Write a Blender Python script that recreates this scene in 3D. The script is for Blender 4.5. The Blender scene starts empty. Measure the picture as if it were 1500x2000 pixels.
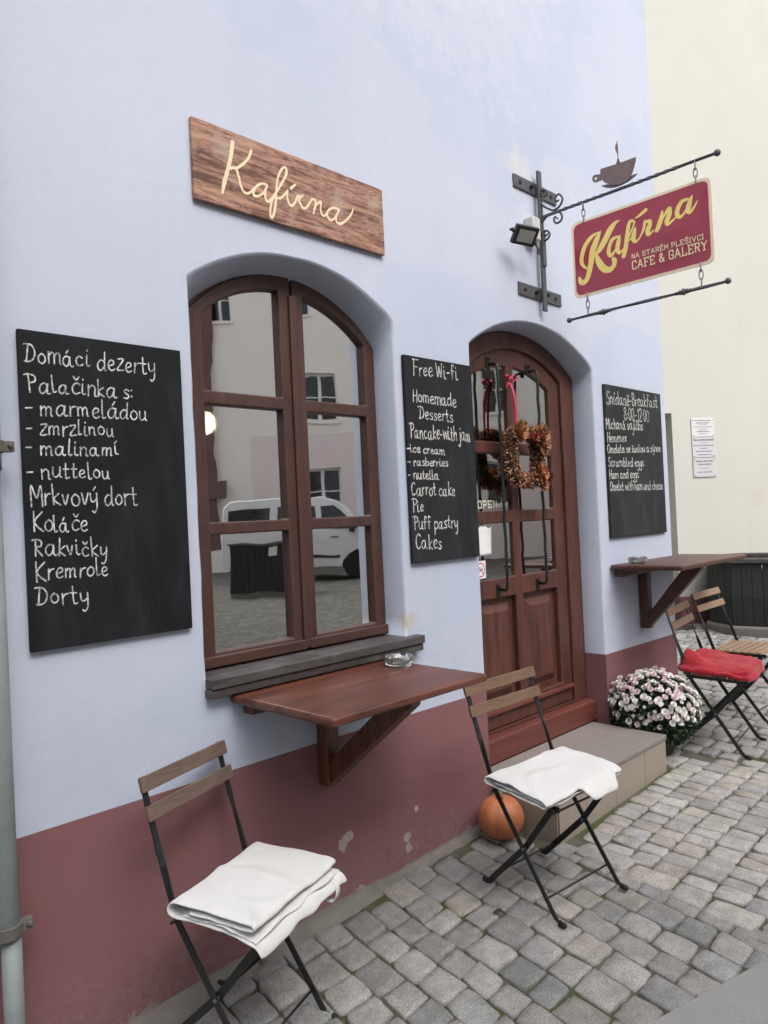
import bpy, bmesh, math, random
from mathutils import Vector, Matrix, noise
from mathutils.geometry import tessellate_polygon

random.seed(7)
PI = math.pi
scene = bpy.context.scene
COL = scene.collection

# ------------------------------------------------------------------ camera, sky, sun, exposure
CAM_POS = Vector((0.0, -2.28, 1.52))
YAW, PITCH, ROLL = 0.7864, 0.0079, -0.0472
fw = Vector((math.sin(YAW) * math.cos(PITCH), math.cos(YAW) * math.cos(PITCH), math.sin(PITCH)))
r0 = Vector((math.cos(YAW), -math.sin(YAW), 0.0))
u0 = r0.cross(fw)
rr = r0 * math.cos(ROLL) + u0 * math.sin(ROLL)
uu = -r0 * math.sin(ROLL) + u0 * math.cos(ROLL)
cam_data = bpy.data.cameras.new("camera")
cam = bpy.data.objects.new("camera", cam_data)
COL.objects.link(cam)
cam.matrix_world = Matrix(((rr.x, uu.x, -fw.x, CAM_POS.x), (rr.y, uu.y, -fw.y, CAM_POS.y), (rr.z, uu.z, -fw.z, CAM_POS.z), (0, 0, 0, 1)))
cam_data.sensor_fit = 'HORIZONTAL'
cam_data.sensor_width = 36.0
cam_data.lens = 36.0 * 1467.1 / 1500.0
cam_data.clip_start = 0.05
cam_data.clip_end = 500.0
scene.camera = cam

SUN_DIR = Vector((-0.14, -0.80, 0.95)).normalized()       # towards the sun
SUN_EL = math.asin(SUN_DIR.z)
SUN_AZ = math.atan2(SUN_DIR.x, SUN_DIR.y)
world = bpy.data.worlds.new("World")
scene.world = world
world.use_nodes = True
wt = world.node_tree
wt.nodes.clear()
w_out = wt.nodes.new('ShaderNodeOutputWorld')
w_bg = wt.nodes.new('ShaderNodeBackground')
w_sky = wt.nodes.new('ShaderNodeTexSky')
w_sky.sky_type = 'NISHITA'
w_sky.sun_disc = False
w_sky.sun_elevation = SUN_EL
w_sky.sun_rotation = SUN_AZ
w_sky.air_density = 1.0
w_sky.dust_density = 5.0
w_sky.ozone_density = 1.0
w_hs = wt.nodes.new('ShaderNodeHueSaturation')          # overcast: the blue of the clear sky is mostly gone
w_hs.inputs['Saturation'].default_value = 0.33
w_bg.inputs['Strength'].default_value = 0.148
wt.links.new(w_sky.outputs['Color'], w_hs.inputs['Color'])
wt.links.new(w_hs.outputs['Color'], w_bg.inputs['Color'])
wt.links.new(w_bg.outputs['Background'], w_out.inputs['Surface'])
sun_data = bpy.data.lights.new("sun", 'SUN')
sun_data.energy = 0.78
sun_data.angle = math.radians(60)
sun_data.color = (1.0, 0.97, 0.93)
sun = bpy.data.objects.new("sun", sun_data)
COL.objects.link(sun)
sun.rotation_euler = SUN_DIR.to_track_quat('Z', 'Y').to_euler()
sun.location = (0, 0, 20)
scene.view_settings.view_transform = 'Standard'
scene.view_settings.look = 'None'
scene.view_settings.gamma = 1.0
scene.view_settings.use_curve_mapping = False
scene.view_settings.exposure = 0.97
scene.cycles.max_bounces = 10
scene.cycles.transparent_max_bounces = 16
scene.cycles.caustics_reflective = False
scene.cycles.caustics_refractive = False

# ------------------------------------------------------------------ materials
def new_mat(name):
    m = bpy.data.materials.new(name)
    m.use_nodes = True
    nt = m.node_tree
    nt.nodes.clear()
    out = nt.nodes.new('ShaderNodeOutputMaterial')
    b = nt.nodes.new('ShaderNodeBsdfPrincipled')
    nt.links.new(b.outputs['BSDF'], out.inputs['Surface'])
    return m, nt, b, out

class NT:
    """tiny helper round a node tree"""
    def __init__(s, nt):
        s.nt = nt
        s.co = nt.nodes.new('ShaderNodeTexCoord')
    def link(s, a, b): s.nt.links.new(a, b)
    def mapping(s, scale=(1, 1, 1), rot=(0, 0, 0), src=None):
        n = s.nt.nodes.new('ShaderNodeMapping')
        n.inputs['Scale'].default_value = scale
        n.inputs['Rotation'].default_value = rot
        s.link(src or s.co.outputs['Object'], n.inputs['Vector'])
        return n.outputs['Vector']
    def noise(s, scale, detail=4, rough=0.55, vec=None, dist=0.0):
        n = s.nt.nodes.new('ShaderNodeTexNoise')
        n.inputs['Scale'].default_value = scale
        n.inputs['Detail'].default_value = detail
        n.inputs['Roughness'].default_value = rough
        n.inputs['Distortion'].default_value = dist
        s.link(vec or s.co.outputs['Object'], n.inputs['Vector'])
        return n.outputs['Fac']
    def noise3(s, scale):
        n = s.nt.nodes.new('ShaderNodeTexNoise')
        n.inputs['Scale'].default_value = scale
        s.link(s.co.outputs['Object'], n.inputs['Vector'])
        return n.outputs['Color']
    def voronoi(s, scale, feature='F1', vec=None, out='Distance'):
        n = s.nt.nodes.new('ShaderNodeTexVoronoi')
        n.feature = feature
        n.inputs['Scale'].default_value = scale
        s.link(vec or s.co.outputs['Object'], n.inputs['Vector'])
        return n.outputs[out]
    def wave(s, scale, dist, detail, vec, direction='X', dscale=1.0):
        n = s.nt.nodes.new('ShaderNodeTexWave')
        n.wave_type = 'BANDS'
        n.bands_direction = direction
        n.inputs['Scale'].default_value = scale
        n.inputs['Distortion'].default_value = dist
        n.inputs['Detail'].default_value = detail
        n.inputs['Detail Scale'].default_value = dscale
        s.link(vec, n.inputs['Vector'])
        return n.outputs['Fac']
    def ramp(s, fac, stops):
        n = s.nt.nodes.new('ShaderNodeValToRGB')
        els = n.color_ramp.elements
        while len(els) < len(stops): els.new(0.5)
        for e, (p, c) in zip(els, stops):
            e.position = p
            e.color = (c, c, c, 1) if isinstance(c, (int, float)) else (*c, 1)
        s.link(fac, n.inputs['Fac'])
        return n.outputs['Color']
    def mix(s, fac, a, b, mode='MIX'):
        n = s.nt.nodes.new('ShaderNodeMix')
        n.data_type = 'RGBA'
        n.blend_type = mode
        def put(sock, v):
            if isinstance(v, tuple): sock.default_value = (*v, 1) if len(v) == 3 else v
            elif isinstance(v, (int, float)): sock.default_value = v
            else: s.link(v, sock)
        put(n.inputs[0], fac); put(n.inputs[6], a); put(n.inputs[7], b)
        return n.outputs[2]
    def math(s, op, a, b=None):
        n = s.nt.nodes.new('ShaderNodeMath')
        n.operation = op
        for i, v in enumerate((a, b)):
            if v is None: continue
            if isinstance(v, (int, float)): n.inputs[i].default_value = v
            else: s.link(v, n.inputs[i])
        return n.outputs[0]
    def sepz(s, axis='Z'):
        n = s.nt.nodes.new('ShaderNodeSeparateXYZ')
        s.link(s.co.outputs['Object'], n.inputs[0])
        return n.outputs[axis]
    def near(s, p, r):
        """1 near the object-space point p, 0 beyond r"""
        n = s.nt.nodes.new('ShaderNodeVectorMath')
        n.operation = 'DISTANCE'
        s.link(s.co.outputs['Object'], n.inputs[0])
        n.inputs[1].default_value = p
        return s.ramp(s.math('DIVIDE', n.outputs['Value'], r), [(0.0, 1.0), (1.0, 0.0)])
    def bump(s, b, h, strength=0.3, dist=0.01, prev=None):
        n = s.nt.nodes.new('ShaderNodeBump')
        n.inputs['Strength'].default_value = strength
        n.inputs['Distance'].default_value = dist
        s.link(h, n.inputs['Height'])
        if prev: s.link(prev, n.inputs['Normal'])
        s.link(n.outputs['Normal'], b.inputs['Normal'])
        return n.outputs['Normal']
    def attr(s, name):
        n = s.nt.nodes.new('ShaderNodeAttribute')
        n.attribute_name = name
        return n.outputs['Color']

def plain(name, color, rough=0.6, metal=0.0, var=0.12, vscale=9.0, bump=0.0, bscale=60.0, spec=None, coat=0.0):
    m, nt, b, out = new_mat(name)
    n = NT(nt)
    f = n.noise(vscale, 5, 0.6)
    lo = tuple(c * (1 - var) for c in color); hi = tuple(min(1, c * (1 + var)) for c in color)
    n.link(n.mix(f, lo, hi), b.inputs['Base Color'])
    rr_ = n.math('ADD', n.math('MULTIPLY', n.noise(vscale * 2.3, 4), 0.24), rough - 0.12)
    n.link(rr_, b.inputs['Roughness'])
    b.inputs['Metallic'].default_value = metal
    if spec is not None: b.inputs['Specular IOR Level'].default_value = spec
    if coat: b.inputs['Coat Weight'].default_value = coat
    if bump: n.bump(b, n.noise(bscale, 4, 0.6), bump, 0.004)
    return m

def wood(name, dark, light, axis='X', rough=0.45, scale=1.0, bump=0.15, worn=None, coat=0.0, band=16.0, con=(0.36, 0.64)):
    """grain runs along the object's own axis"""
    m, nt, b, out = new_mat(name)
    n = NT(nt)
    k = {'X': (0.10, 1, 1), 'Y': (1, 0.10, 1), 'Z': (1, 1, 0.10)}[axis]
    v = n.mapping(tuple(c * scale for c in k))
    big = n.noise(band, 6, 0.65, v, 1.2)
    fine = n.noise(band * 9, 4, 0.6, v)
    g = n.mix(0.35, big, fine)
    c = n.ramp(g, [(con[0], dark), (0.50, tuple((a + b_) / 2 for a, b_ in zip(dark, light))), (con[1], light)])
    if worn:
        wf = n.ramp(n.noise(7 * scale, 5, 0.6), [(0.52, 0.0), (0.68, 1.0)])
        c = n.mix(n.math('MULTIPLY', wf, 0.65), c, worn)
    n.link(c, b.inputs['Base Color'])
    n.link(n.math('ADD', n.math('MULTIPLY', fine, 0.25), rough - 0.12), b.inputs['Roughness'])
    if coat:
        b.inputs['Coat Weight'].default_value = coat
        b.inputs['Coat Roughness'].default_value = 0.25
    if bump: n.bump(b, g, bump, 0.004)
    return m

def plaster(name, base, alt, patch=None, bump=0.35, sharp=0, crack=False, splash=False):
    m, nt, b, out = new_mat(name)
    n = NT(nt)
    c = n.mix(n.ramp(n.noise(0.9, 6, 0.6), [(0.35, 0.0), (0.7, 1.0)]), base, alt)
    c = n.mix(n.math('MULTIPLY', n.noise(14, 5, 0.7), 0.25), c, tuple(x * 0.86 for x in base))
    # faint vertical run-off streaks
    st = n.ramp(n.noise(3.2, 4, 0.6, n.mapping((1.6, 1.6, 0.16))), [(0.56, 0.0), (0.78, 1.0)])
    c = n.mix(n.math('MULTIPLY', st, 0.22), c, tuple(x * 0.8 for x in base))
    if crack:
        wv = n.mix(0.10, n.co.outputs['Object'], n.noise3(3.0))
        ck = n.voronoi(0.75, 'DISTANCE_TO_EDGE', wv)
        cm = n.math('MULTIPLY', n.ramp(ck, [(0.0, 1.0), (0.0045, 0.0)]), n.ramp(n.noise(1.1, 3), [(0.50, 0.0), (0.60, 1.0)]))
        c = n.mix(n.math('MULTIPLY', cm, 0.13), c, tuple(x * 0.45 for x in base))
        # repainted areas with an edge of their own
        rp = n.ramp(n.noise(0.55, 3, 0.5, n.mapping((1, 1, 1.6))), [(0.50, 0.0), (0.515, 1.0)])
        c = n.mix(n.math('MULTIPLY', rp, 0.16), c, (0.60, 0.61, 0.66))
    if splash:
        z = n.sepz()
        lo = n.ramp(n.math('ADD', z, n.math('MULTIPLY', n.noise(6, 6, 0.7), 0.35)), [(0.10, 1.0), (0.42, 0.0)])
        c = n.mix(n.math('MULTIPLY', n.math('MULTIPLY', lo, n.ramp(n.noise(30, 5, 0.75), [(0.42, 0.0), (0.62, 1.0)])), 0.55), c, (0.27, 0.215, 0.195))
    if patch:
        for p, r, col in patch:
            q = n.math('ADD', n.near(p, r), n.math('MULTIPLY', n.math('SUBTRACT', n.noise(sharp or 9, 6, 0.7), 0.5), 1.5))
            mask = n.ramp(q, [(0.50, 0.0), (0.56 if sharp else 1.05, 1.0)])
            c = n.mix(n.math('MULTIPLY', mask, 0.85 if sharp else 0.75), c, col)
    sp = n.ramp(n.noise(38, 2, 0.5), [(0.74, 0.0), (0.80, 1.0)])
    c = n.mix(n.math('MULTIPLY', sp, 0.25), c, tuple(x * 0.6 for x in base))
    n.link(c, b.inputs['Base Color'])
    b.inputs['Roughness'].default_value = 0.9
    b.inputs['Specular IOR Level'].default_value = 0.15
    h = n.mix(0.55, n.noise(5.5, 4, 0.6), n.noise(75, 5, 0.7))
    h = n.mix(0.35, h, n.noise(22, 4, 0.6))
    h = n.mix(0.40, h, n.noise(2.4, 5, 0.55, n.mapping((1, 1, 2.0), (0, 0.4, 0)), 0.6))
    n.bump(b, h, bump, 0.012)
    return m

def glass_mat(name, refl=0.5, tint=(0.86, 0.9, 0.88)):
    """old float glass: strong street reflection, some of the room showing through"""
    m = bpy.data.materials.new(name)
    m.use_nodes = True
    nt = m.node_tree
    nt.nodes.clear()
    out = nt.nodes.new('ShaderNodeOutputMaterial')
    n = NT(nt)
    g = nt.nodes.new('ShaderNodeBsdfGlossy')
    g.inputs['Roughness'].default_value = 0.012
    g.inputs['Color'].default_value = (0.95, 0.96, 0.95, 1)
    t = nt.nodes.new('ShaderNodeBsdfTransparent')
    t.inputs['Color'].default_value = (*tint, 1)
    mx = nt.nodes.new('ShaderNodeMixShader')
    lw = nt.nodes.new('ShaderNodeLayerWeight')
    lw.inputs['Blend'].default_value = 0.35
    f = n.math('ADD', n.math('MULTIPLY', lw.outputs['Fresnel'], 0.35), refl)
    n.link(f, mx.inputs['Fac'])
    nt.links.new(t.outputs[0], mx.inputs[1])
    nt.links.new(g.outputs[0], mx.inputs[2])
    bp = nt.nodes.new('ShaderNodeBump')
    bp.inputs['Strength'].default_value = 0.035
    bp.inputs['Distance'].default_value = 0.02
    n.link(n.noise(3.0, 2, 0.5), bp.inputs['Height'])
    nt.links.new(bp.outputs['Normal'], g.inputs['Normal'])
    nt.links.new(mx.outputs[0], out.inputs['Surface'])
    return m

def chalk_mat():
    m, nt, b, out = new_mat("chalk")
    n = NT(nt)
    b.inputs['Base Color'].default_value = (0.72, 0.72, 0.70, 1)
    b.inputs['Roughness'].default_value = 0.95
    t = nt.nodes.new('ShaderNodeBsdfTransparent')
    mx = nt.nodes.new('ShaderNodeMixShader')
    f = n.ramp(n.mix(0.45, n.noise(420, 3, 0.6), n.noise(45, 3, 0.6)), [(0.38, 0.10), (0.58, 1.0)])
    n.link(f, mx.inputs['Fac'])
    nt.links.new(t.outputs[0], mx.inputs[1])
    nt.links.new(b.outputs[0], mx.inputs[2])
    nt.links.new(mx.outputs[0], out.inputs['Surface'])
    return m

def board_mat(name, base):
    m, nt, b, out = new_mat(name)
    n = NT(nt)
    sm = n.ramp(n.noise(4.0, 6, 0.7, n.mapping((1.0, 1, 0.35), (0, 0.6, 0)), 0.8), [(0.47, 0.0), (0.72, 1.0)])
    c = n.mix(n.math('MULTIPLY', sm, 0.50), base, tuple(x * 2.6 + 0.02 for x in base))
    c = n.mix(n.math('MULTIPLY', n.noise(60, 4, 0.7), 0.18), c, tuple(x * 2.0 + 0.012 for x in base))
    n.link(c, b.inputs['Base Color'])
    b.inputs['Roughness'].default_value = 0.62
    b.inputs['Specular IOR Level'].default_value = 0.22
    n.bump(b, n.noise(90, 3), 0.08, 0.002)
    return m

def cloth(name, base, var=0.06):
    m, nt, b, out = new_mat(name)
    n = NT(nt)
    c = n.mix(n.noise(18, 5, 0.6), tuple(x * (1 - var) for x in base), base)
    n.link(c, b.inputs['Base Color'])
    b.inputs['Roughness'].default_value = 0.95
    b.inputs['Specular IOR Level'].default_value = 0.1
    b.inputs['Sheen Weight'].default_value = 0.25
    h = n.mix(0.45, n.noise(520, 2, 0.5), n.noise(26, 5, 0.65, n.mapping((1, 0.4, 1), (0, 0, 0.5)), 1.5))
    n.bump(b, h, 0.55, 0.010)
    return m

M = {}
M['blue_plaster'] = plaster("blue_plaster", (0.452, 0.502, 0.622), (0.520, 0.562, 0.668), crack=True,
    patch=[((2.9, 0, 4.6), 2.2, (0.56, 0.58, 0.65)), ((3.46, 0, 3.36), 0.28, (0.62, 0.60, 0.58)), ((1.75, 0, 0.78), 0.42, (0.44, 0.47, 0.52)), ((2.40, 0, 1.06), 0.12, (0.50, 0.42, 0.30)), ((0.95, 0, 0.75), 0.5, (0.45, 0.49, 0.58))])
M['pink_plaster'] = plaster("pink_plaster", (0.205, 0.096, 0.104), (0.250, 0.126, 0.130), bump=0.2, sharp=27, splash=True,
    patch=[((1.965, 0, 0.228), 0.060, (0.40, 0.36, 0.31)), ((2.00, 0, 0.255), 0.045, (0.40, 0.36, 0.31)), ((2.335, 0, 0.135), 0.050, (0.36, 0.31, 0.28)), ((2.34, 0, 0.085), 0.04, (0.36, 0.31, 0.28)), ((2.40, 0, 0.24), 0.024, (0.45, 0.38, 0.33)), ((2.05, 0, -0.03), 0.12, (0.36, 0.31, 0.28)),
           ((1.1, 0, -0.06), 0.14, (0.27, 0.22, 0.21)), ((1.7, 0, -0.04), 0.12, (0.28, 0.22, 0.21)), ((2.75, 0, 0.0), 0.10, (0.30, 0.25, 0.23))])
M['cream_plaster'] = plaster("cream_plaster", (0.525, 0.520, 0.475), (0.565, 0.560, 0.515), bump=0.12,
    patch=[((0.75, 0, 1.55), 0.25, (0.48, 0.45, 0.38))])
M['facade_plaster'] = plaster("facade_plaster", (0.82, 0.785, 0.73), (0.86, 0.825, 0.77), bump=0.15)
M['facade_pink'] = plaster("facade_pink", (0.76, 0.67, 0.655), (0.80, 0.71, 0.695), bump=0.15)
M['brown_render'] = plaster("brown_render", (0.14, 0.085, 0.085), (0.18, 0.11, 0.10), bump=0.15)
M['window_wood'] = wood("window_wood", (0.044, 0.019, 0.0148), (0.084, 0.037, 0.028), 'Z', 0.5, 1.0, 0.14, coat=0.0)
M['rail_wood'] = wood("rail_wood", (0.044, 0.019, 0.0148), (0.084, 0.037, 0.028), 'X', 0.5, 1.0, 0.14, coat=0.0)
M['door_wood'] = wood("door_wood", (0.046, 0.0165, 0.0125), (0.126, 0.046, 0.033), 'Z', 0.48, 1.0, 0.18, coat=0.0, con=(0.38, 0.66))
M['threshold_wood'] = wood("threshold_wood", (0.105, 0.030, 0.023), (0.155, 0.048, 0.037), 'X', 0.45, 1.0, 0.12)
M['table_wood'] = wood("table_wood", (0.050, 0.0145, 0.009), (0.155, 0.051, 0.030), 'X', 0.42, 1.0, 0.12, coat=0.12, band=13, con=(0.40, 0.62))
M['post_wood'] = wood("post_wood", (0.048, 0.017, 0.009), (0.145, 0.055, 0.026), 'Z', 0.45, 1.0, 0.15, coat=0.08, con=(0.38, 0.62))
M['dark_table_wood'] = wood("dark_table_wood", (0.055, 0.022, 0.017), (0.105, 0.044, 0.035), 'X', 0.48, 1.0, 0.06, coat=0.06, band=10)
M['sign_wood'] = wood("sign_wood", (0.11, 0.045, 0.034), (0.45, 0.25, 0.172), 'X', 0.75, 1.1, 0.5, worn=(0.42, 0.31, 0.26), band=30, con=(0.43, 0.58))
M['slat_wood'] = wood("slat_wood", (0.10, 0.058, 0.036), (0.20, 0.120, 0.075), 'X', 0.55, 1.0, 0.12, band=26)
M['grey_slat_wood'] = wood("grey_slat_wood", (0.085, 0.056, 0.045), (0.18, 0.118, 0.088), 'X', 0.6, 1.0, 0.15, worn=(0.13, 0.10, 0.10), band=26)
M['pale_slat_wood'] = wood("pale_slat_wood", (0.19, 0.12, 0.075), (0.32, 0.215, 0.14), 'X', 0.55, 1.0, 0.12, band=26)
M['old_boards'] = wood("old_boards", (0.010, 0.0125, 0.0115), (0.024, 0.027, 0.024), 'Z', 0.7, 1.0, 0.5, worn=(0.018, 0.026, 0.022))
M['rim_boards'] = wood("rim_boards", (0.045, 0.04, 0.038), (0.105, 0.092, 0.086), 'X', 0.75, 1.0, 0.4)
M['sill'] = wood("slate_sill", (0.028, 0.024, 0.024), (0.085, 0.076, 0.077), 'X', 0.55, 1.0, 0.5, worn=(0.12, 0.125, 0.125), band=24)
M['iron'] = plain("wrought_iron", (0.085, 0.086, 0.094), 0.55, 0.2, 0.25, 25, 0.25, 120)
M['rust'] = plain("rusty_sheet", (0.20, 0.150, 0.145), 0.75, 0.1, 0.3, 30, 0.2, 90)
M['black_metal'] = plain("black_metal", (0.012, 0.015, 0.015), 0.42, 0.0, 0.3, 30)
M['rubber'] = plain("rubber", (0.012, 0.012, 0.012), 0.75)
M['zinc'] = plain("zinc", (0.215, 0.245, 0.245), 0.66, 0.15, 0.35, 9, 0.15, 40)
M['old_iron'] = plain("old_iron", (0.13, 0.12, 0.105), 0.8, 0.2, 0.4, 40, 0.4, 90)
M['chain'] = plain("chain_steel", (0.24, 0.24, 0.24), 0.45, 0.7, 0.3, 60)
M['enamel_red'] = None
M['enamel_cream'] = plain("enamel_cream", (0.88, 0.72, 0.50), 0.25, 0, 0.04, 8, coat=0.5)
M['yellow_paint'] = plain("yellow_paint", (0.92, 0.72, 0.20), 0.3, 0, 0.05, 8, coat=0.4)
M['pale_yellow'] = plain("pale_yellow_paint", (0.92, 0.72, 0.44), 0.3, 0, 0.05, 8, coat=0.4)
M['carved'] = plain("carved_paint", (0.74, 0.62, 0.42), 0.7, 0, 0.10, 60, 0.3, 150)
M['board_a'] = board_mat("chalkboard_black", (0.0060, 0.0070, 0.0090))
M['board_b'] = board_mat("chalkboard_sheen", (0.013, 0.0138, 0.0165))  # base colour lightened to stand in for reflection on the narrow board
M['board_c'] = board_mat("chalkboard_strong_sheen", (0.019, 0.0215, 0.023))  # reflection on the breakfast board painted in as a still lighter base
M['chalk'] = chalk_mat()
M['glass'] = glass_mat("window_glass", 0.88)
M['door_glass'] = glass_mat("door_glass", 0.68)
M['white_cloth'] = cloth("white_cloth", (0.70, 0.70, 0.69))
M['red_cloth'] = cloth("red_cloth", (0.40, 0.022, 0.034), 0.25)
M['step_top'] = plain("step_tile", (0.225, 0.197, 0.182), 0.75, 0, 0.12, 12, 0.3, 150)
M['step_side'] = plain("step_riser_tile", (0.30, 0.255, 0.21), 0.65, 0, 0.10, 4, 0.12, 60)
M['mortar'] = plain("mortar", (0.165, 0.152, 0.137), 0.95, 0, 0.45, 11, 1.0, 60)
M['leaf'] = plain("leaf_green", (0.030, 0.062, 0.024), 0.55, 0, 0.5, 22)
M['petal_pink'] = plain("petal_pink", (0.80, 0.66, 0.685), 0.8, 0, 0.12, 90)
M['petal_white'] = plain("petal_white", (0.85, 0.82, 0.79), 0.8, 0, 0.10, 90)
M['pot'] = plain("plastic_pot", (0.02, 0.03, 0.022), 0.6)
M['stem'] = plain("pumpkin_stem", (0.14, 0.11, 0.05), 0.85, 0, 0.3, 60, 0.5, 80)
M['ribbon'] = plain("red_ribbon", (0.50, 0.035, 0.085), 0.5, 0, 0.15, 20)
M['paper'] = plain("paper", (0.74, 0.75, 0.76), 0.8, 0, 0.04, 20)
M['ink'] = plain("ink", (0.10, 0.10, 0.11), 0.8)
M['sign_red'] = plain("prohibition_red", (0.55, 0.03, 0.05), 0.5)
M['steel_plate'] = plain("name_plate", (0.66, 0.65, 0.66), 0.4, 0.1, 0.05, 6)
M['white_paint'] = plain("white_paint", (0.75, 0.75, 0.74), 0.5)
M['car_white'] = plain("car_paint_white", (0.72, 0.73, 0.74), 0.25, 0, 0.03, 3, coat=0.6)
M['dark_glass'] = plain("dark_glass", (0.012, 0.014, 0.016), 0.08)
M['dark_trim'] = plain("dark_trim", (0.03, 0.03, 0.032), 0.6)
M['room'] = plain("room_wall", (0.16, 0.145, 0.125), 0.9)
M['room_floor'] = plain("room_floor", (0.08, 0.05, 0.035), 0.6)
M['roof'] = plain("roof_tile", (0.22, 0.085, 0.055), 0.85, 0, 0.3, 30, 0.6, 40)
M['led'] = plain("lamp_lens", (0.36, 0.36, 0.34), 0.25, 0, 0.06, 10)
M['junction'] = plain("junction_box", (0.50, 0.50, 0.49), 0.7)

def make_special():
    # red enamel plate, slightly buckled so that it catches the light
    m, nt, b, out = new_mat("enamel_red")
    n = NT(nt)
    n.link(n.mix(n.noise(5, 3), (0.330, 0.020, 0.045), (0.370, 0.026, 0.055)), b.inputs['Base Color'])
    b.inputs['Roughness'].default_value = 0.22
    b.inputs['Coat Weight'].default_value = 0.6
    b.inputs['Coat Roughness'].default_value = 0.12
    h = n.mix(0.6, n.noise(3.2, 2, 0.4, None, 0.4), n.near((0, -0.15, 0.0), 0.17))
    n.bump(b, h, 0.30, 0.05)
    M['enamel_red'] = m
    # pumpkin skin
    m, nt, b, out = new_mat("pumpkin_skin")
    n = NT(nt)
    c = n.mix(n.noise(6, 5, 0.6), (0.40, 0.125, 0.050), (0.50, 0.185, 0.085))
    c = n.mix(n.math('MULTIPLY', n.ramp(n.noise(45, 3), [(0.6, 0.0), (0.75, 1.0)]), 0.35), c, (0.62, 0.32, 0.18))
    n.link(c, b.inputs['Base Color'])
    b.inputs['Roughness'].default_value = 0.5
    n.bump(b, n.noise(40, 4), 0.08, 0.004)
    M['pumpkin'] = m
    # dried wreath pieces: tint per piece
    m, nt, b, out = new_mat("dried_leaves")
    n = NT(nt)
    n.link(n.attr('tint'), b.inputs['Base Color'])
    b.inputs['Roughness'].default_value = 0.8
    M['dried'] = m
    # granite setts: tint per stone plus grain
    m, nt, b, out = new_mat("granite_setts")
    n = NT(nt)
    a = n.attr('tint')
    grain = n.ramp(n.noise(190, 3, 0.75), [(0.32, (0.55, 0.55, 0.56)), (0.52, (1.0, 1.0, 1.0)), (0.70, (1.45, 1.44, 1.40))])
    c = n.mix(1.0, a, grain, 'MULTIPLY')
    blot = n.ramp(n.noise(16, 5, 0.6), [(0.38, (0.80, 0.79, 0.77)), (0.66, (1.12, 1.11, 1.08))])
    c = n.mix(1.0, c, blot, 'MULTIPLY')
    dirt = n.ramp(n.noise(3.1, 5, 0.65), [(0.50, 0.0), (0.72, 1.0)])
    c = n.mix(n.math('MULTIPLY', dirt, 0.30), c, (0.17, 0.155, 0.125))
    n.link(c, b.inputs['Base Color'])
    b.inputs['Roughness'].default_value = 0.78
    h = n.mix(0.5, n.noise(60, 5, 0.7), n.noise(260, 3, 0.6))
    n.bump(b, h, 0.55, 0.006)
    M['setts'] = m
    # soil and moss between the setts
    m, nt, b, out = new_mat("joint_soil")
    n = NT(nt)
    mo = n.ramp(n.noise(2.6, 5, 0.62), [(0.42, 0.0), (0.56, 1.0)])
    soil = n.mix(n.noise(120, 4, 0.7), (0.075, 0.067, 0.055), (0.20, 0.18, 0.15))
    moss = n.mix(n.noise(160, 4, 0.7), (0.045, 0.058, 0.016), (0.115, 0.125, 0.045))
    n.link(n.mix(mo, soil, moss), b.inputs['Base Color'])
    b.inputs['Roughness'].default_value = 1.0
    n.bump(b, n.noise(150, 4, 0.7), 1.0, 0.01)
    M['soil'] = m
    # far paving: the same setts, drawn by the shader
    m, nt, b, out = new_mat("far_setts")
    n = NT(nt)
    d = n.voronoi(7.0, 'DISTANCE_TO_EDGE')
    cc = n.voronoi(7.0, 'F1', out='Color')
    gap = n.ramp(d, [(0.02, 0.0), (0.09, 1.0)])
    st = n.mix(n.math('MULTIPLY', n.noise(40, 4), 0.8), (0.065, 0.063, 0.056), (0.12, 0.116, 0.105))
    st = n.mix(1.0, st, n.ramp(cc, [(0.2, 0.75), (0.8, 1.2)]), 'MULTIPLY')
    n.link(n.mix(gap, (0.05, 0.047, 0.035), st), b.inputs['Base Color'])
    b.inputs['Roughness'].default_value = 0.85
    n.bump(b, gap, 0.7, 0.02)
    M['far_setts'] = m
    # smooth worn concrete at the corner of the street
    m, nt, b, out = new_mat("worn_concrete")
    n = NT(nt)
    c = n.mix(n.noise(5, 5, 0.6), (0.235, 0.233, 0.228), (0.295, 0.293, 0.287))
    c = n.mix(n.math('MULTIPLY', n.ramp(n.noise(130, 3, 0.7), [(0.35, 1.0), (0.55, 0.0)]), 0.4), c, (0.19, 0.185, 0.175))
    n.link(c, b.inputs['Base Color'])
    b.inputs['Roughness'].default_value = 0.9
    n.bump(b, n.noise(120, 5, 0.7), 0.5, 0.004)
    M['concrete'] = m
    # clear glass for the ashtrays
    m, nt, b, out = new_mat("clear_glass")
    b.inputs['Transmission Weight'].default_value = 0.92
    b.inputs['Roughness'].default_value = 0.03
    b.inputs['IOR'].default_value = 1.45
    b.inputs['Base Color'].default_value = (0.93, 0.95, 0.95, 1)
    M['clear_glass'] = m
    # lit globe lamp in the room
    m, nt, b, out = new_mat("lit_globe")
    b.inputs['Base Color'].default_value = (0.9, 0.85, 0.75, 1)
    b.inputs['Emission Color'].default_value = (1.0, 0.86, 0.62, 1)
    b.inputs['Emission Strength'].default_value = 90.0
    M['globe'] = m
make_special()

# ------------------------------------------------------------------ mesh helpers
def link(name, me, mat=None, parent=None, smooth=False, bevel=0.0, seg=2, angle=35, loc=None):
    o = bpy.data.objects.new(name, me)
    COL.objects.link(o)
    if mat: me.materials.append(mat)
    if parent: o.parent = parent
    if loc: o.location = loc
    if smooth:
        for p in me.polygons: p.use_smooth = True
    if bevel:
        b = o.modifiers.new("bevel", 'BEVEL')
        b.width = bevel; b.segments = seg; b.limit_method = 'ANGLE'; b.angle_limit = math.radians(angle)
        b.harden_normals = False
    return o

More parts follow.
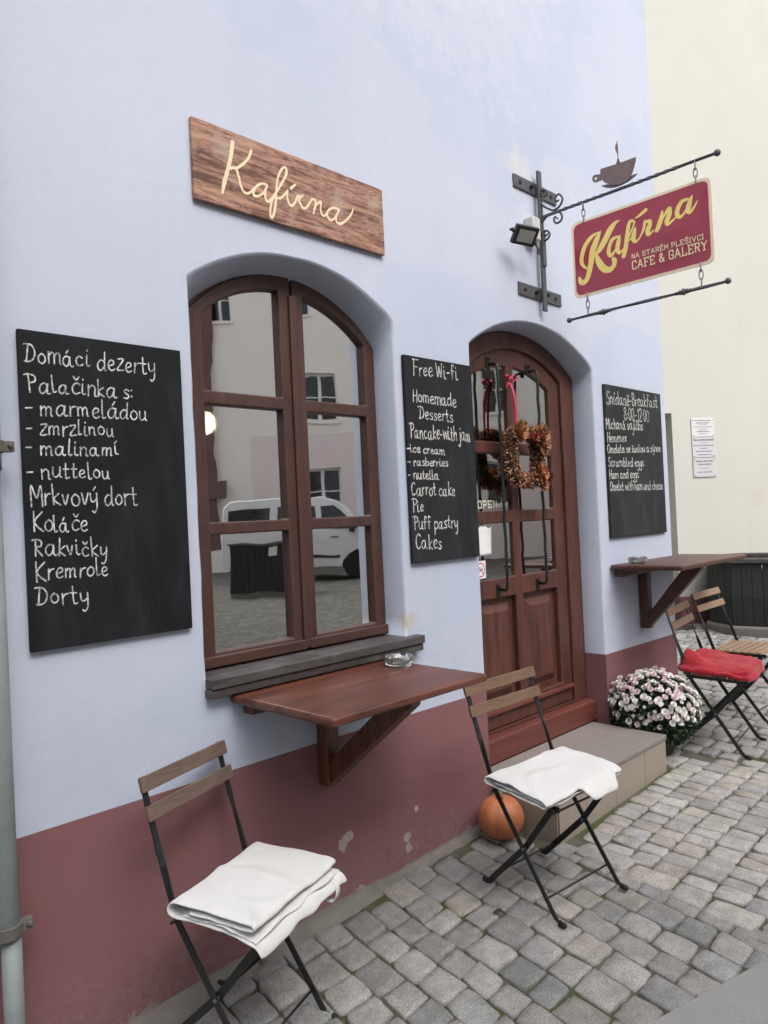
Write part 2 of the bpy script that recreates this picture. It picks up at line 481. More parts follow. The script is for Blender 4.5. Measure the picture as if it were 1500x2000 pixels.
def tag(o, label, cat, group=None, kind=None):
    if label: o['label'] = label
    if cat: o['category'] = cat
    if group: o['group'] = group
    if kind: o['kind'] = kind
    return o

def thing(name, label, cat, loc=(0, 0, 0), rz=0.0, group=None):
    o = bpy.data.objects.new(name, None)
    o.empty_display_size = 0.1
    COL.objects.link(o)
    o.location = loc
    o.rotation_euler = (0, 0, rz)
    return tag(o, label, cat, group)

class MB:
    def __init__(s): s.v = []; s.f = []
    def add(s, vs, fs):
        k = len(s.v)
        s.v += [tuple(v) for v in vs]
        s.f += [tuple(i + k for i in f) for f in fs]
    def box(s, a, b):
        x0, y0, z0 = a; x1, y1, z1 = b
        if x0 > x1: x0, x1 = x1, x0
        if y0 > y1: y0, y1 = y1, y0
        if z0 > z1: z0, z1 = z1, z0
        s.add([(x0, y0, z0), (x1, y0, z0), (x1, y1, z0), (x0, y1, z0), (x0, y0, z1), (x1, y0, z1), (x1, y1, z1), (x0, y1, z1)],
              [(0, 3, 2, 1), (4, 5, 6, 7), (0, 1, 5, 4), (1, 2, 6, 5), (2, 3, 7, 6), (3, 0, 4, 7)])
        return s
    def bar(s, pts, w, t, wdir, tw=None):
        """flat bar along pts; w = width along wdir (a vector, or one per point), t = thickness across"""
        pts = [Vector(p) for p in pts]
        n = len(pts)
        vs = []
        for i, p in enumerate(pts):
            d = (pts[min(i + 1, n - 1)] - pts[max(i - 1, 0)]).normalized()
            a = Vector(wdir[i] if isinstance(wdir, list) else wdir)
            a = (a - d * a.dot(d)).normalized()
            b = d.cross(a)
            a = a * (w / 2); b = b * (t / 2)
            vs += [p - a - b, p + a - b, p + a + b, p - a + b]
        fs = [(3, 2, 1, 0), tuple(4 * (n - 1) + k for k in range(4))]
        for i in range(n - 1):
            for k in range(4):
                fs.append((4 * i + k, 4 * i + (k + 1) % 4, 4 * i + 4 + (k + 1) % 4, 4 * i + 4 + k))
        s.add(vs, fs)
        return s
    def tube(s, pts, r, seg=10, closed=False):
        pts = [Vector(p) for p in pts]
        n = len(pts)
        rs = r if isinstance(r, (list, tuple)) else [r] * n
        d0 = (pts[1] - pts[0]).normalized()
        a = d0.orthogonal().normalized()
        vs = []
        for i, p in enumerate(pts):
            if closed: d = (pts[(i + 1) % n] - pts[i - 1]).normalized()
            else: d = (pts[min(i + 1, n - 1)] - pts[max(i - 1, 0)]).normalized()
            a = (a - d * a.dot(d)).normalized()
            b = d.cross(a)
            for k in range(seg):
                t = 2 * PI * k / seg
                vs.append(p + (a * math.cos(t) + b * math.sin(t)) * rs[i])
        fs = []
        for i in range(n if closed else n - 1):
            j = (i + 1) % n
            for k in range(seg):
                fs.append((i * seg + k, i * seg + (k + 1) % seg, j * seg + (k + 1) % seg, j * seg + k))
        if not closed:
            fs.append(tuple(reversed(range(seg)))); fs.append(tuple((n - 1) * seg + k for k in range(seg)))
        s.add(vs, fs)
        return s
    def lathe(s, prof, seg=24, c=(0, 0, 0), fn=None):
        """prof: list of (r, z)"""
        vs = []
        for r, z in prof:
            for k in range(seg):
                t = 2 * PI * k / seg
                q = r if fn is None else r * fn(t, z)
                vs.append((c[0] + q * math.cos(t), c[1] + q * math.sin(t), c[2] + z))
        fs = []
        for i in range(len(prof) - 1):
            for k in range(seg):
                fs.append((i * seg + k, i * seg + (k + 1) % seg, (i + 1) * seg + (k + 1) % seg, (i + 1) * seg + k))
        fs.append(tuple(reversed(range(seg)))); fs.append(tuple((len(prof) - 1) * seg + k for k in range(seg)))
        s.add(vs, fs)
        return s
    def prism(s, poly, fmap, d0, d1):
        """2-D outline extruded from depth d0 to d1; fmap(a, b, d) -> point"""
        n = len(poly)
        tri = tessellate_polygon([[Vector((a, b, 0)) for a, b in poly]])
        vs = [fmap(a, b, d0) for a, b in poly] + [fmap(a, b, d1) for a, b in poly]
        fs = [tuple(t) for t in tri] + [tuple(i + n for i in reversed(t)) for t in tri]
        fs += [(i, (i + 1) % n, n + (i + 1) % n, n + i) for i in range(n)]
        s.add(vs, fs)
        return s
    def mesh(s, name, fix=True):
        me = bpy.data.meshes.new(name)
        me.from_pydata(s.v, [], s.f)
        if fix:
            bm = bmesh.new(); bm.from_mesh(me)
            bmesh.ops.recalc_face_normals(bm, faces=bm.faces)
            bm.to_mesh(me); bm.free()
        me.update()
        return me
    def build(s, name, mat, parent=None, smooth=False, bevel=0.0, seg=2, angle=35, loc=None, fix=True):
        return link(name, s.mesh(name, fix), mat, parent, smooth, bevel, seg, angle, loc)

def plate(name, outer, holes, y0, y1, mat, parent=None, bevel=0.0, seg=2, smooth=False):
    """flat plate in the XZ plane with holes, front at y0, back at y1"""
    bm = bmesh.new()
    edges = []
    for lp in [outer] + holes:
        vs = [bm.verts.new((x, y0, z)) for x, z in lp]
        for i in range(len(vs)): edges.append(bm.edges.new((vs[i], vs[(i + 1) % len(vs)])))
    bmesh.ops.triangle_fill(bm, edges=edges, use_beauty=True, use_dissolve=False)
    ret = bmesh.ops.extrude_face_region(bm, geom=bm.faces[:])
    for g in ret['geom']:
        if isinstance(g, bmesh.types.BMVert): g.co.y = y1
    bmesh.ops.recalc_face_normals(bm, faces=bm.faces)
    me = bpy.data.meshes.new(name)
    bm.to_mesh(me); bm.free()
    return link(name, me, mat, parent, smooth, bevel, seg)

def arch(xc, half, zs, rise):
    R = (half * half + rise * rise) / (2 * rise)
    return lambda x: zs + rise - R + math.sqrt(max(R * R - (x - xc) ** 2, 0))

def loop(xa, xb, zb, top, n=24):
    """outline of an opening: bottom left, bottom right, then the head from right to left"""
    if not callable(top):
        return [(xa, zb), (xb, zb), (xb, top), (xa, top)]
    return [(xa, zb), (xb, zb)] + [(xb + (xa - xb) * i / n, top(xb + (xa - xb) * i / n)) for i in range(n + 1)]

def spline(pts, sub=5):
    """Catmull-Rom through tuples of any length"""
    if len(pts) < 3: 
        a, b = pts[0], pts[-1]
        return [tuple(p + (q - p) * i / sub for p, q in zip(a, b)) for i in range(sub + 1)]
    out = []
    P = [pts[0]] + list(pts) + [pts[-1]]
    for i in range(1, len(P) - 2):
        for k in range(sub):
            t = k / sub
            out.append(tuple(0.5 * ((2 * p1) + (p2 - p0) * t + (2 * p0 - 5 * p1 + 4 * p2 - p3) * t * t + (3 * p1 - p0 - 3 * p2 + p3) * t ** 3)
                             for p0, p1, p2, p3 in zip(P[i - 1], P[i], P[i + 1], P[i + 2])))
    out.append(tuple(pts[-1]))
    return out

class Ink:
    """brush, chalk and carved strokes: flat ribbons laid on a surface, each a hair above the one before"""
    def __init__(s, fmap): s.mb = MB(); s.map = fmap; s.d = 0.0
    def stroke(s, pts, rnd=True):
        n = len(pts)
        L = []; Rr = []
        for i, (a, b, w) in enumerate(pts):
            a0, b0, _ = pts[max(i - 1, 0)]; a1, b1, _ = pts[min(i + 1, n - 1)]
            dx, dy = a1 - a0, b1 - b0
            q = math.hypot(dx, dy) or 1.0
            nx, ny = -dy / q, dx / q
            L.append((a + nx * w / 2, b + ny * w / 2)); Rr.append((a - nx * w / 2, b - ny * w / 2))
        s.d += 0.00003
        vs = []; fs = []
        for i in range(n):
            dd = s.d + i * 1e-6
            vs += [s.map(*L[i], dd), s.map(*Rr[i], dd)]
            if i: fs.append((2 * i - 2, 2 * i - 1, 2 * i + 1, 2 * i))
        if rnd:
            for (i, sg) in ((0, -1), (n - 1, 1)):
                a, b, w = pts[i]
                a0, b0, _ = pts[max(i - 1, 0)]; a1, b1, _ = pts[min(i + 1, n - 1)]
                th = math.atan2((b1 - b0) * sg, (a1 - a0) * sg)
                k = len(vs)
                m = 7
                for j in range(m):
                    t = th - PI / 2 + PI * j / (m - 1)
                    vs.append(s.map(a + math.cos(t) * w / 2, b + math.sin(t) * w / 2, s.d + i * 1e-6))
                fs.append(tuple(range(k, k + m)))
        s.mb.add(vs, fs)
    def build(s, name, mat, parent): return s.mb.build(name, mat, parent, fix=False)

HAND = {
'a': "3.6,4.2 2.2,5 .6,3.6 .4,1.4 1.5,0 3,1.4 3.7,4.6|3.7,4.8 3.6,1 4.3,0 5,.4", 'b': ".6,9 .6,0|.6,3.4 2.2,5 3.6,3.6 3.4,1 1.8,0 .6,.8",
'c': "3.6,4.2 2.2,5 .6,3.4 .6,1.2 1.8,0 3.6,.8", 'd': "3.6,4.2 2,5 .5,3.2 .6,.8 1.9,0 3.6,2|3.8,9 3.7,1 4.4,.1",
'e': ".8,2.2 3,3.2 3,4.6 1.8,5 .6,3.4 .6,1.2 1.8,0 3.4,.8", 'f': "3.4,8 2.4,9 1.6,8 1.5,0|.3,5 3,5",
'g': "3.6,4.2 2.2,5 .6,3.6 .6,1.4 1.8,.4 3.4,2 3.7,4.8 3.6,-2 2.4,-4 .6,-3", 'h': ".6,9 .6,0|.6,3 2.2,5 3.4,4 3.4,0",
'i': ".6,5 .6,1 1.3,0 2,.4|.7,7 .8,7.5", 'í': ".6,5 .6,1 1.3,0 2,.4|.6,6.4 1.6,8", 'j': "1.6,5 1.6,-2 .6,-4 -.6,-3|1.6,7 1.7,7.4",
'k': ".6,9 .6,0|3.2,5 .8,2.4 3.4,0", 'l': ".7,9 .6,1 1.3,0 2,.5", 'm': ".5,5 .5,0|.5,3.2 1.8,5 2.8,4 2.8,0|2.8,3.2 4.2,5 5.2,4 5.2,.4 5.8,0",
'n': ".5,5 .5,0|.5,3.2 2,5 3.3,4 3.3,.4 4,0", 'o': "2,5 .5,3.4 .6,1 2,0 3.5,1.4 3.4,3.8 2,5", 'p': ".6,5 .5,-4|.6,3.4 2.2,5 3.6,3.6 3.4,1 1.8,0 .6,1",
'r': ".6,5 .6,0|.6,3 1.6,4.6 2.8,5", 's': "3,4.4 1.8,5 .7,4 1.6,2.8 3,1.6 2.2,.2 .5,.4", 't': "1.4,8 1.4,1 2.2,0 3,.5|.2,5 2.8,5",
'u': ".5,5 .6,1.2 1.8,0 3.4,2 3.5,5|3.5,5 3.5,.8 4.2,0", 'v': ".4,5 1.8,0 3.3,5", 'w': ".4,5 1.4,0 2.8,4.4 4.2,0 5.4,5", 'x': ".4,5 3.4,0|3.4,5 .4,0",
'y': ".5,5 .8,1.6 2,1 3.4,2.4|3.6,5 3.4,-1.6 2.2,-4 1.2,-3.4", 'z': ".5,5 3.2,5 .4,0 3.4,0",
'D': "-.6,8.6 1,9 3.4,8.4 5,5 4.2,1.4 2,0 .4,.2|1.6,8.6 1.2,0", 'P': "-.6,8.4 1.6,9 4,8 3.8,5.6 1.2,4.6|1.2,8.6 1.2,0", 'M': ".6,0 1,9 3,3.6 5,9 5.2,0",
'K': ".8,9 .6,0|4.4,8.8 .9,4.2 4.4,0", 'R': "-.6,8.4 1.6,9 4,8 3.6,5.2 1.2,4.6 4.4,0|1.2,8.6 1,0", 'F': "1,9 1,0|.2,9 4.4,9|1,5 3.4,5",
'W': ".2,9 1.6,0 3,7 4.4,0 5.8,9", 'H': ".8,9 .6,0|4.2,9 4.2,0|.6,4.6 4.2,4.8", 'C': "4.4,7.8 3,9 1,7 .8,2.6 2.4,0 4.4,1.2",
'S': "4,8 2.6,9 1,7.6 1.8,5.4 3.8,3.6 3.4,.8 1.8,0 .4,1.2", 'B': ".8,9 .8,0|.8,8.8 3.2,8.6 3.4,6 1,5 3.8,4 3.6,.8 .8,0",
'O': "2.6,9 .8,7 .8,2.2 2.6,0 4.6,2.2 4.6,6.8 2.6,9", '8': "2.2,5 .8,7 2.2,9 3.6,7 2.2,5 .6,2.4 2.2,0 3.8,2.4 2.2,5", '0': "2,9 .7,7 .7,2 2,0 3.4,2 3.4,7 2,9",
'1': ".4,7 1.8,9 1.8,0", '2': ".6,7.4 2,9 3.4,7.4 2.6,4 .4,0 3.6,0", ':': ".6,1 .7,1.5|.6,4.2 .7,4.7", '-': ".2,3.3 2.6,3.5"}
ACC = {'á': ('a', "2.2,6.4 3.2,8"), 'ý': ('y', "2,6.4 3.2,8"), 'č': ('c', "1,7.8 2,6.4 3.2,7.8"), 'š': ('s', "1,7.8 1.9,6.4 3,7.8"), 'ě': ('e', "1,7.8 2,6.4 3.2,7.8")}
SLAB = {'N': "1,0 1,9|1,9 5,0|5,0 5,9", 'A': ".4,0 3,9 5.6,0|1.5,3 4.5,3", 'S': "5,7 4,9 1.6,9 .6,7.6 .6,6 1.6,5 4,4.4 5,3.4 5,1.4 4,0 1.4,0 .6,1.8", 'T': "3,0 3,9|.4,9 5.6,9|.4,9 .4,7.6|5.6,9 5.6,7.6",
'R': "1,0 1,9|.2,9 4,9 5,7.8 5,5.8 4,4.6 1,4.6|3,4.6 5.2,0", 'E': "1,0 1,9|.2,9 5,9 5,7.4|1,4.6 3.8,4.6|.2,0 5,0 5,1.6", 'É': "1,0 1,9|.2,9 5,9 5,7.4|1,4.6 3.8,4.6|.2,0 5,0 5,1.6|2.6,10.6 4,12",
'M': "1,0 1,9|1,9 3.5,3 6,9|6,9 6,0", 'P': "1,0 1,9|.2,9 4,9 5,7.8 5,5.4 4,4.2 1,4.2", 'L': "1,0 1,9|.2,0 5,0 5,2", 'Š': "5,7 4,9 1.6,9 .6,7.6 .6,6 1.6,5 4,4.4 5,3.4 5,1.4 4,0 1.4,0 .6,1.8|1.6,12 2.8,10.6 4,12",
'I': "1.4,0 1.4,9|.4,9 2.4,9|.4,0 2.4,0", 'V': ".4,9 3,0 5.6,9", 'C': "5,6.6 5,8 4,9 1.8,9 .7,7.6 .7,1.4 1.8,0 4,0 5,2", 'F': "1,0 1,9|.2,9 5,9 5,7.4|1,4.6 3.8,4.6|.2,0 2.2,0",
'&': "5.6,0 1.4,6.4 1.4,8 2.6,9 3.8,8 3.8,6.4 .8,3 .8,1.2 2,0 3.6,0 5.4,3.6", 'G': "5,6.6 5,8 4,9 1.8,9 .7,7.6 .7,1.4 1.8,0 4,0 5,1.6 5,4 3.2,4", 'Y': ".4,9 3,4.6 5.6,9|3,4.6 3,0|2,0 4,0", 'O': "1.8,9 .7,7.6 .7,1.4 1.8,0 4,0 5,1.4 5,7.6 4,9 1.8,9"}

def glyph(ch, font):
    if font is HAND and ch in ACC:
        base, acc = ACC[ch]
        return glyph(base, font) + [[tuple(float(v) for v in p.split(',')) for p in acc.split()]]
    return [[tuple(float(v) for v in p.split(',')) for p in st.split()] for st in font[ch].split('|')]

def text_line(ink, txt, x0, z0, x1, z1, cap, width, font=HAND, jit=0.0, rnd=None, new_word=None):
    """lay the words of one line between two baseline points"""
    rnd = rnd or random.Random(hash_str(txt))
    items = []; pen = 0.0
    for ch in txt:
        if ch == ' ':
            pen += 2.6 if font is HAND else 3.4
            items.append((None, None))
            continue
        g = glyph(ch, font)
        xm = max(p[0] for st in g for p in st)
        items.append((pen, g)); pen += xm + (0.9 if font is HAND else 1.7)
    total = pen - (0.9 if font is HAND else 1.7)
    sx = (x1 - x0) / total
    sz = cap / 9.0
    sl = (z1 - z0) / (x1 - x0) if x1 != x0 else 0
    for pen, g in items:
        if g is None:
            if new_word: ink = new_word()
            continue
        jz = rnd.uniform(-1, 1) * jit * cap; js = 1 + rnd.uniform(-1, 1) * jit * 1.6; sk = rnd.uniform(-1, 1) * jit
        for st in g:
            pts = []
            for (a, b) in st:
                ax = pen + a * js + b * sk
                xx = x0 + ax * sx
                pts.append((xx, z0 + (xx - x0) * sl + b * sz * js + jz, width))
            if font is HAND:
                pts = [(a, b, w * (0.82 + 0.36 * rnd.random())) for a, b, w in spline(pts, 6)]
                ink.stroke(pts)
            else:
                for i in range(len(pts) - 1):
                    (a, b, w), (a2, b2, _) = pts[i], pts[i + 1]
                    ex = (a2 - a); ez = (b2 - b); q = math.hypot(ex, ez) or 1
                    ex *= w * 0.45 / q; ez *= w * 0.45 / q
                    ink.stroke([(a - ex, b - ez, w), (a2 + ex, b2 + ez, w)], False)

def hash_str(s):
    h = 7
    for c in s: h = (h * 31 + ord(c)) % 1000003
    return h

def copy_tree(o, parent=None):
    c = o.copy(); COL.objects.link(c)
    if parent: c.parent = parent
    for ch in list(o.children): copy_tree(ch, c)
    return c

# ------------------------------------------------------------------ ground
def gz(x, y):
    return 0.035 * (min(max(x, -3.0), 9.0) - 2.84) + 0.03 * (min(max(y, -3.0), 3.0) + 0.5)

# ------------------------------------------------------------------ lettering data (metres: along the wall and height, or out from the wall and height)
MENU_CZECH = [
    ('Domáci dezerty', 0.817, 2.025, 1.229, 2.027, 0.057),
    ('Palačinka s:', 0.823, 1.937, 1.146, 1.938, 0.054),
    ('- marmeládou', 0.815, 1.869, 1.195, 1.875, 0.054),
    ('- zmrzlinou', 0.816, 1.81, 1.08, 1.818, 0.048),
    ('- malinamí', 0.813, 1.754, 1.092, 1.757, 0.048),
    ('- nuttelou', 0.813, 1.685, 1.062, 1.683, 0.048),
    ('Mrkvový dort', 0.817, 1.605, 1.147, 1.602, 0.059),
    ('Koláče', 0.822, 1.527, 0.981, 1.522, 0.053),
    ('Rakvičky', 0.821, 1.458, 1.039, 1.445, 0.053),
    ('Kremrole', 0.823, 1.385, 1.042, 1.382, 0.053),
    ('Dorty', 0.821, 1.316, 0.975, 1.304, 0.056)]
MENU_ENGLISH = [
    ('Free Wi-fi', 2.486, 2.154, 2.803, 2.162, 0.068),
    ('Homemade', 2.478, 2.034, 2.78, 2.03, 0.06),
    ('Desserts', 2.515, 1.959, 2.751, 1.957, 0.057),
    ('Pancake-with jam', 2.451, 1.868, 2.877, 1.872, 0.067),
    ('-ice cream', 2.425, 1.809, 2.679, 1.799, 0.038),
    ('- rasberries', 2.428, 1.747, 2.7, 1.747, 0.038),
    ('- nutella', 2.424, 1.688, 2.629, 1.685, 0.043),
    ('Carrot cake', 2.441, 1.614, 2.742, 1.61, 0.059),
    ('Pie', 2.443, 1.541, 2.516, 1.542, 0.056),
    ('Puff pastry', 2.446, 1.464, 2.75, 1.459, 0.059),
    ('Cakes', 2.451, 1.375, 2.628, 1.366, 0.066)]
MENU_BREAKFAST = [
    ('Snídaně-Breakfast', 4.236, 2.153, 4.929, 2.179, 0.079),
    ('8:00-12:00', 4.448, 2.068, 4.794, 2.076, 0.078),
    ('Míchaná vajíčka', 4.213, 1.999, 4.705, 2.016, 0.067),
    ('Hemenex', 4.22, 1.917, 4.467, 1.931, 0.059),
    ('Omeleta se šunkou a sýrem', 4.214, 1.851, 4.948, 1.881, 0.051),
    ('Scrambled eggs', 4.216, 1.769, 4.688, 1.778, 0.056),
    ('Ham and eggs', 4.225, 1.694, 4.608, 1.702, 0.056),
    ('Omelet with ham and cheese', 4.227, 1.622, 4.951, 1.625, 0.056)]
BRUSH_SCRIPT = [
    [(-0.3895,2.9482,0.0022),(-0.3707,2.9236,0.0243),(-0.3525,2.8916,0.0335),(-0.3346,2.854,0.0335),(-0.3241,2.8033,0.0313),(-0.3115,2.7584,0.0297),(-0.2977,2.7243,0.027),(-0.2758,2.7083,0.027),(-0.2582,2.7182,0.027),(-0.2521,2.7389,0.0135)],
    [(-0.3847,2.946,0.0032),(-0.336,2.934,0.0189),(-0.2953,2.8976,0.0243),(-0.2748,2.8548,0.0243),(-0.2698,2.8182,0.0216),(-0.2805,2.7937,0.0162),(-0.3005,2.7748,0.0065)],
    [(-0.4914,2.9682,0.0043),(-0.4704,2.9644,0.0189),(-0.4408,2.9395,0.0324),(-0.4098,2.896,0.0335),(-0.3788,2.8574,0.0297),(-0.3543,2.8377,0.0162)],
    [(-0.3542,2.8351,0.0162),(-0.3693,2.7909,0.0335),(-0.3934,2.7525,0.0356),(-0.4241,2.7363,0.0297),(-0.4475,2.7484,0.0243),(-0.4556,2.7724,0.027),(-0.4495,2.7846,0.0216)],
    [(-0.4805,2.8907,0.0108),(-0.4492,2.8844,0.0194),(-0.4304,2.8531,0.0205),(-0.4259,2.8227,0.0216),(-0.4365,2.8066,0.0194),(-0.457,2.8192,0.0119),(-0.4814,2.854,0.0108)],
    [(-0.4918,2.8926,0.0076),(-0.4819,2.8642,0.0238),(-0.4745,2.8299,0.0238),(-0.4844,2.8062,0.0151),(-0.5103,2.8222,0.0076)],
    [(-0.5738,2.9346,0.0076),(-0.5582,2.9472,0.014),(-0.5441,2.9388,0.0184),(-0.5338,2.9006,0.0216),(-0.5262,2.8615,0.0238),(-0.5186,2.8223,0.0248),(-0.506,2.7834,0.0227)],
    [(-0.5712,2.9355,0.0086),(-0.5648,2.9169,0.0097),(-0.5468,2.8864,0.0086),(-0.5373,2.8634,0.0054)],
    [(-0.5313,2.8523,0.0076),(-0.5538,2.8637,0.0076),(-0.5752,2.9086,0.0076),(-0.5653,2.8757,0.0248),(-0.5629,2.8507,0.0227),(-0.5741,2.8371,0.013),(-0.5964,2.851,0.0076)],
    [(-0.5775,2.953,0.0054),(-0.6022,2.9615,0.014),(-0.6324,2.9772,0.0184)],
    [(-0.5965,2.8535,0.0076),(-0.6169,2.8855,0.013),(-0.6256,2.9185,0.0162),(-0.632,2.919,0.014),(-0.6503,2.9158,0.0184),(-0.6492,2.8959,0.0238),(-0.6373,2.8692,0.0248),(-0.6417,2.8516,0.0162),(-0.6686,2.8647,0.0065)],
    [(-0.7156,2.9427,0.0108),(-0.7071,2.9079,0.0238),(-0.6924,2.8725,0.0238),(-0.6845,2.8599,0.0216)],
    [(-0.698,2.8808,0.0076),(-0.7258,2.922,0.0119),(-0.75,2.9465,0.0194),(-0.7501,2.9192,0.0248),(-0.7369,2.8886,0.0238),(-0.7436,2.8716,0.0162),(-0.7799,2.8924,0.0065)],
    [(-0.8427,2.9601,0.0119),(-0.8131,2.9578,0.0194),(-0.7919,2.9304,0.0227),(-0.7879,2.9021,0.0216),(-0.8021,2.8878,0.0162),(-0.8252,2.9049,0.0108),(-0.8467,2.9418,0.0108)],
    [(-0.8611,2.9671,0.0108),(-0.8462,2.9322,0.0248),(-0.8399,2.905,0.0227),(-0.8492,2.8947,0.014),(-0.8696,2.9148,0.0119),(-0.8861,2.9374,0.0043)]]
SLAB_LINES = [('NA STARÉM PLEŠIVCI', -0.5466, 2.7586, -0.9055, 2.7521, 0.0228), ('CAFE & GALERY', -0.548, 2.7031, -0.9194, 2.6995, 0.0406)]
CARVED_SCRIPT = [
    [(1.5775,2.9065,0.019),(1.5663,2.8491,0.0171),(1.5491,2.792,0.0171),(1.5324,2.7423,0.016),(1.5246,2.7075,0.0095)],
    [(1.6586,2.9024,0.0122),(1.6441,2.8695,0.0114),(1.6172,2.8384,0.0114),(1.5891,2.816,0.0114),(1.5746,2.8134,0.0114),(1.5641,2.8068,0.0114)],
    [(1.589,2.8142,0.0099),(1.5977,2.7853,0.0106),(1.6063,2.7527,0.0106),(1.6199,2.7354,0.0106),(1.6412,2.7395,0.0106),(1.6659,2.7641,0.0091),(1.6908,2.7853,0.0084)],
    [(1.7239,2.7911,0.0099),(1.7043,2.7927,0.0091),(1.6773,2.7762,0.0099),(1.6609,2.7502,0.0106),(1.6623,2.7364,0.0114),(1.684,2.7405,0.0099),(1.7114,2.7642,0.0091),(1.7238,2.7892,0.0091),(1.7136,2.7648,0.0114),(1.7144,2.7398,0.0114),(1.7271,2.7305,0.0114),(1.7556,2.7618,0.0099),(1.79,2.8115,0.0099),(1.818,2.8601,0.0106),(1.8172,2.8857,0.0106),(1.7982,2.8746,0.0099),(1.7779,2.8374,0.0091),(1.7689,2.7983,0.0091),(1.7649,2.768,0.0099),(1.7605,2.7303,0.0106),(1.7491,2.6873,0.0106),(1.7393,2.6722,0.0114),(1.7333,2.6833,0.0099),(1.7374,2.717,0.0084),(1.7504,2.7495,0.0091),(1.7824,2.7581,0.0099),(1.8016,2.7743,0.0091),(1.8214,2.7982,0.0091)],
    [(1.8223,2.7984,0.0076),(1.8179,2.7787,0.0099),(1.8235,2.7543,0.0106),(1.8367,2.743,0.0114),(1.8566,2.7631,0.0099),(1.87,2.7891,0.0091),(1.8797,2.7937,0.0084)],
    [(1.8968,2.8002,0.0091),(1.8765,2.7797,0.0099),(1.8805,2.7657,0.0106),(1.8939,2.7504,0.0106),(1.911,2.7549,0.0106),(1.9294,2.7787,0.0091),(1.9452,2.7981,0.0091),(1.9599,2.7963,0.0099),(1.9586,2.7749,0.0091),(1.9467,2.7413,0.0076)],
    [(1.9502,2.7574,0.0076),(1.9691,2.7853,0.0091),(1.9899,2.7985,0.0106),(1.9857,2.7705,0.0099),(1.9919,2.749,0.0106),(2.0043,2.7463,0.0099),(2.0206,2.764,0.0084)],
    [(2.0869,2.7928,0.0099),(2.0557,2.7925,0.0099),(2.0263,2.7732,0.0106),(2.0199,2.7522,0.0114),(2.0368,2.737,0.0106),(2.0638,2.7554,0.0091),(2.0869,2.7928,0.0091),(2.0693,2.7608,0.0099),(2.0704,2.7375,0.0106),(2.094,2.7374,0.0114),(2.1273,2.7615,0.0099),(2.1563,2.7947,0.0091),(2.1659,2.8172,0.0053)],
    [(1.8384,2.8122,0.0114),(1.8606,2.8314,0.0091)]]
CUP_OUTLINE = [(-0.4019, 3.2619), (-0.4055, 3.2638), (-0.4828, 3.2576), (-0.5581, 3.2547), (-0.594, 3.2546), (-0.5925, 3.2388), (-0.5868, 3.2204), (-0.5768, 3.1954), (-0.5671, 3.1762), (-0.553, 3.1586), (-0.5394, 3.151), (-0.5082, 3.1474), (-0.4773, 3.1551), (-0.4464, 3.17), (-0.4242, 3.1841), (-0.4134, 3.1974), (-0.4042, 3.2197), (-0.4008, 3.2421)]
SAUCER_OUTLINE = [(-0.3963, 3.1801), (-0.4307, 3.177), (-0.4773, 3.1557), (-0.5195, 3.1507), (-0.558, 3.1692), (-0.5713, 3.1747), (-0.5983, 3.1732), (-0.5927, 3.1691), (-0.5749, 3.1601), (-0.5482, 3.151), (-0.5193, 3.1456), (-0.4857, 3.1448), (-0.4521, 3.1495), (-0.423, 3.1613)]
STEAM_OUTLINE = [(-0.4805, 3.2564), (-0.4903, 3.2726), (-0.4979, 3.2885), (-0.4972, 3.3076), (-0.4898, 3.325), (-0.4864, 3.3451), (-0.4882, 3.359), (-0.4944, 3.3691), (-0.4966, 3.3808), (-0.4975, 3.3638), (-0.5025, 3.341), (-0.5034, 3.3156), (-0.5, 3.294), (-0.5029, 3.2763), (-0.5095, 3.2551)]
HANDLE_OUTLINE = [(-0.4046, 3.2047), (-0.3931, 3.2067), (-0.379, 3.2052), (-0.3651, 3.208), (-0.3551, 3.2179), (-0.3534, 3.2313), (-0.3588, 3.2423), (-0.3718, 3.2451), (-0.388, 3.2414), (-0.4051, 3.2363)]
HANDLE_HOLE = [(-0.3731, 3.2254), (-0.3795, 3.2232)]
SCROLL_UP = [(-0.0657, 3.2463), (-0.0467, 3.2591), (-0.0506, 3.2408), (-0.0725, 3.2376), (-0.0809, 3.2559), (-0.0576, 3.2765), (-0.0301, 3.2711), (-0.0236, 3.2435), (-0.0433, 3.1988), (-0.0899, 3.1582), (-0.1228, 3.1433), (-0.157, 3.1571), (-0.173, 3.1892), (-0.1533, 3.2186), (-0.1314, 3.2094), (-0.1324, 3.1861), (-0.1516, 3.188)]
SCROLL_LOW = [(-0.1412, 3.0874), (-0.1231, 3.1056), (-0.115, 3.0894), (-0.1283, 3.0697), (-0.1546, 3.0727), (-0.1654, 3.0963), (-0.1481, 3.1259), (-0.1221, 3.1302), (-0.0784, 3.1262), (-0.0427, 3.1015), (-0.0233, 3.0651), (-0.0234, 3.0247), (-0.0467, 2.9995), (-0.0738, 3.0033), (-0.0848, 3.0253), (-0.068, 3.0472), (-0.0467, 3.0431), (-0.0602, 3.0221), (-0.073, 3.031)]

g = MB()
gx = [-70, -3, 9, 70]; gy = [-70, -3, 3, 70]
g.add([(x, y, gz(x, y) - 0.03) for y in gy for x in gx], [(j * 4 + i, j * 4 + i + 1, j * 4 + i + 5, j * 4 + i + 4) for j in range(3) for i in range(3)])
tag(g.build('ground', M['far_setts'], fix=False), None, None, kind='structure')

def road_edge(x): return -1.14 - 0.30 * (x - 2.0)

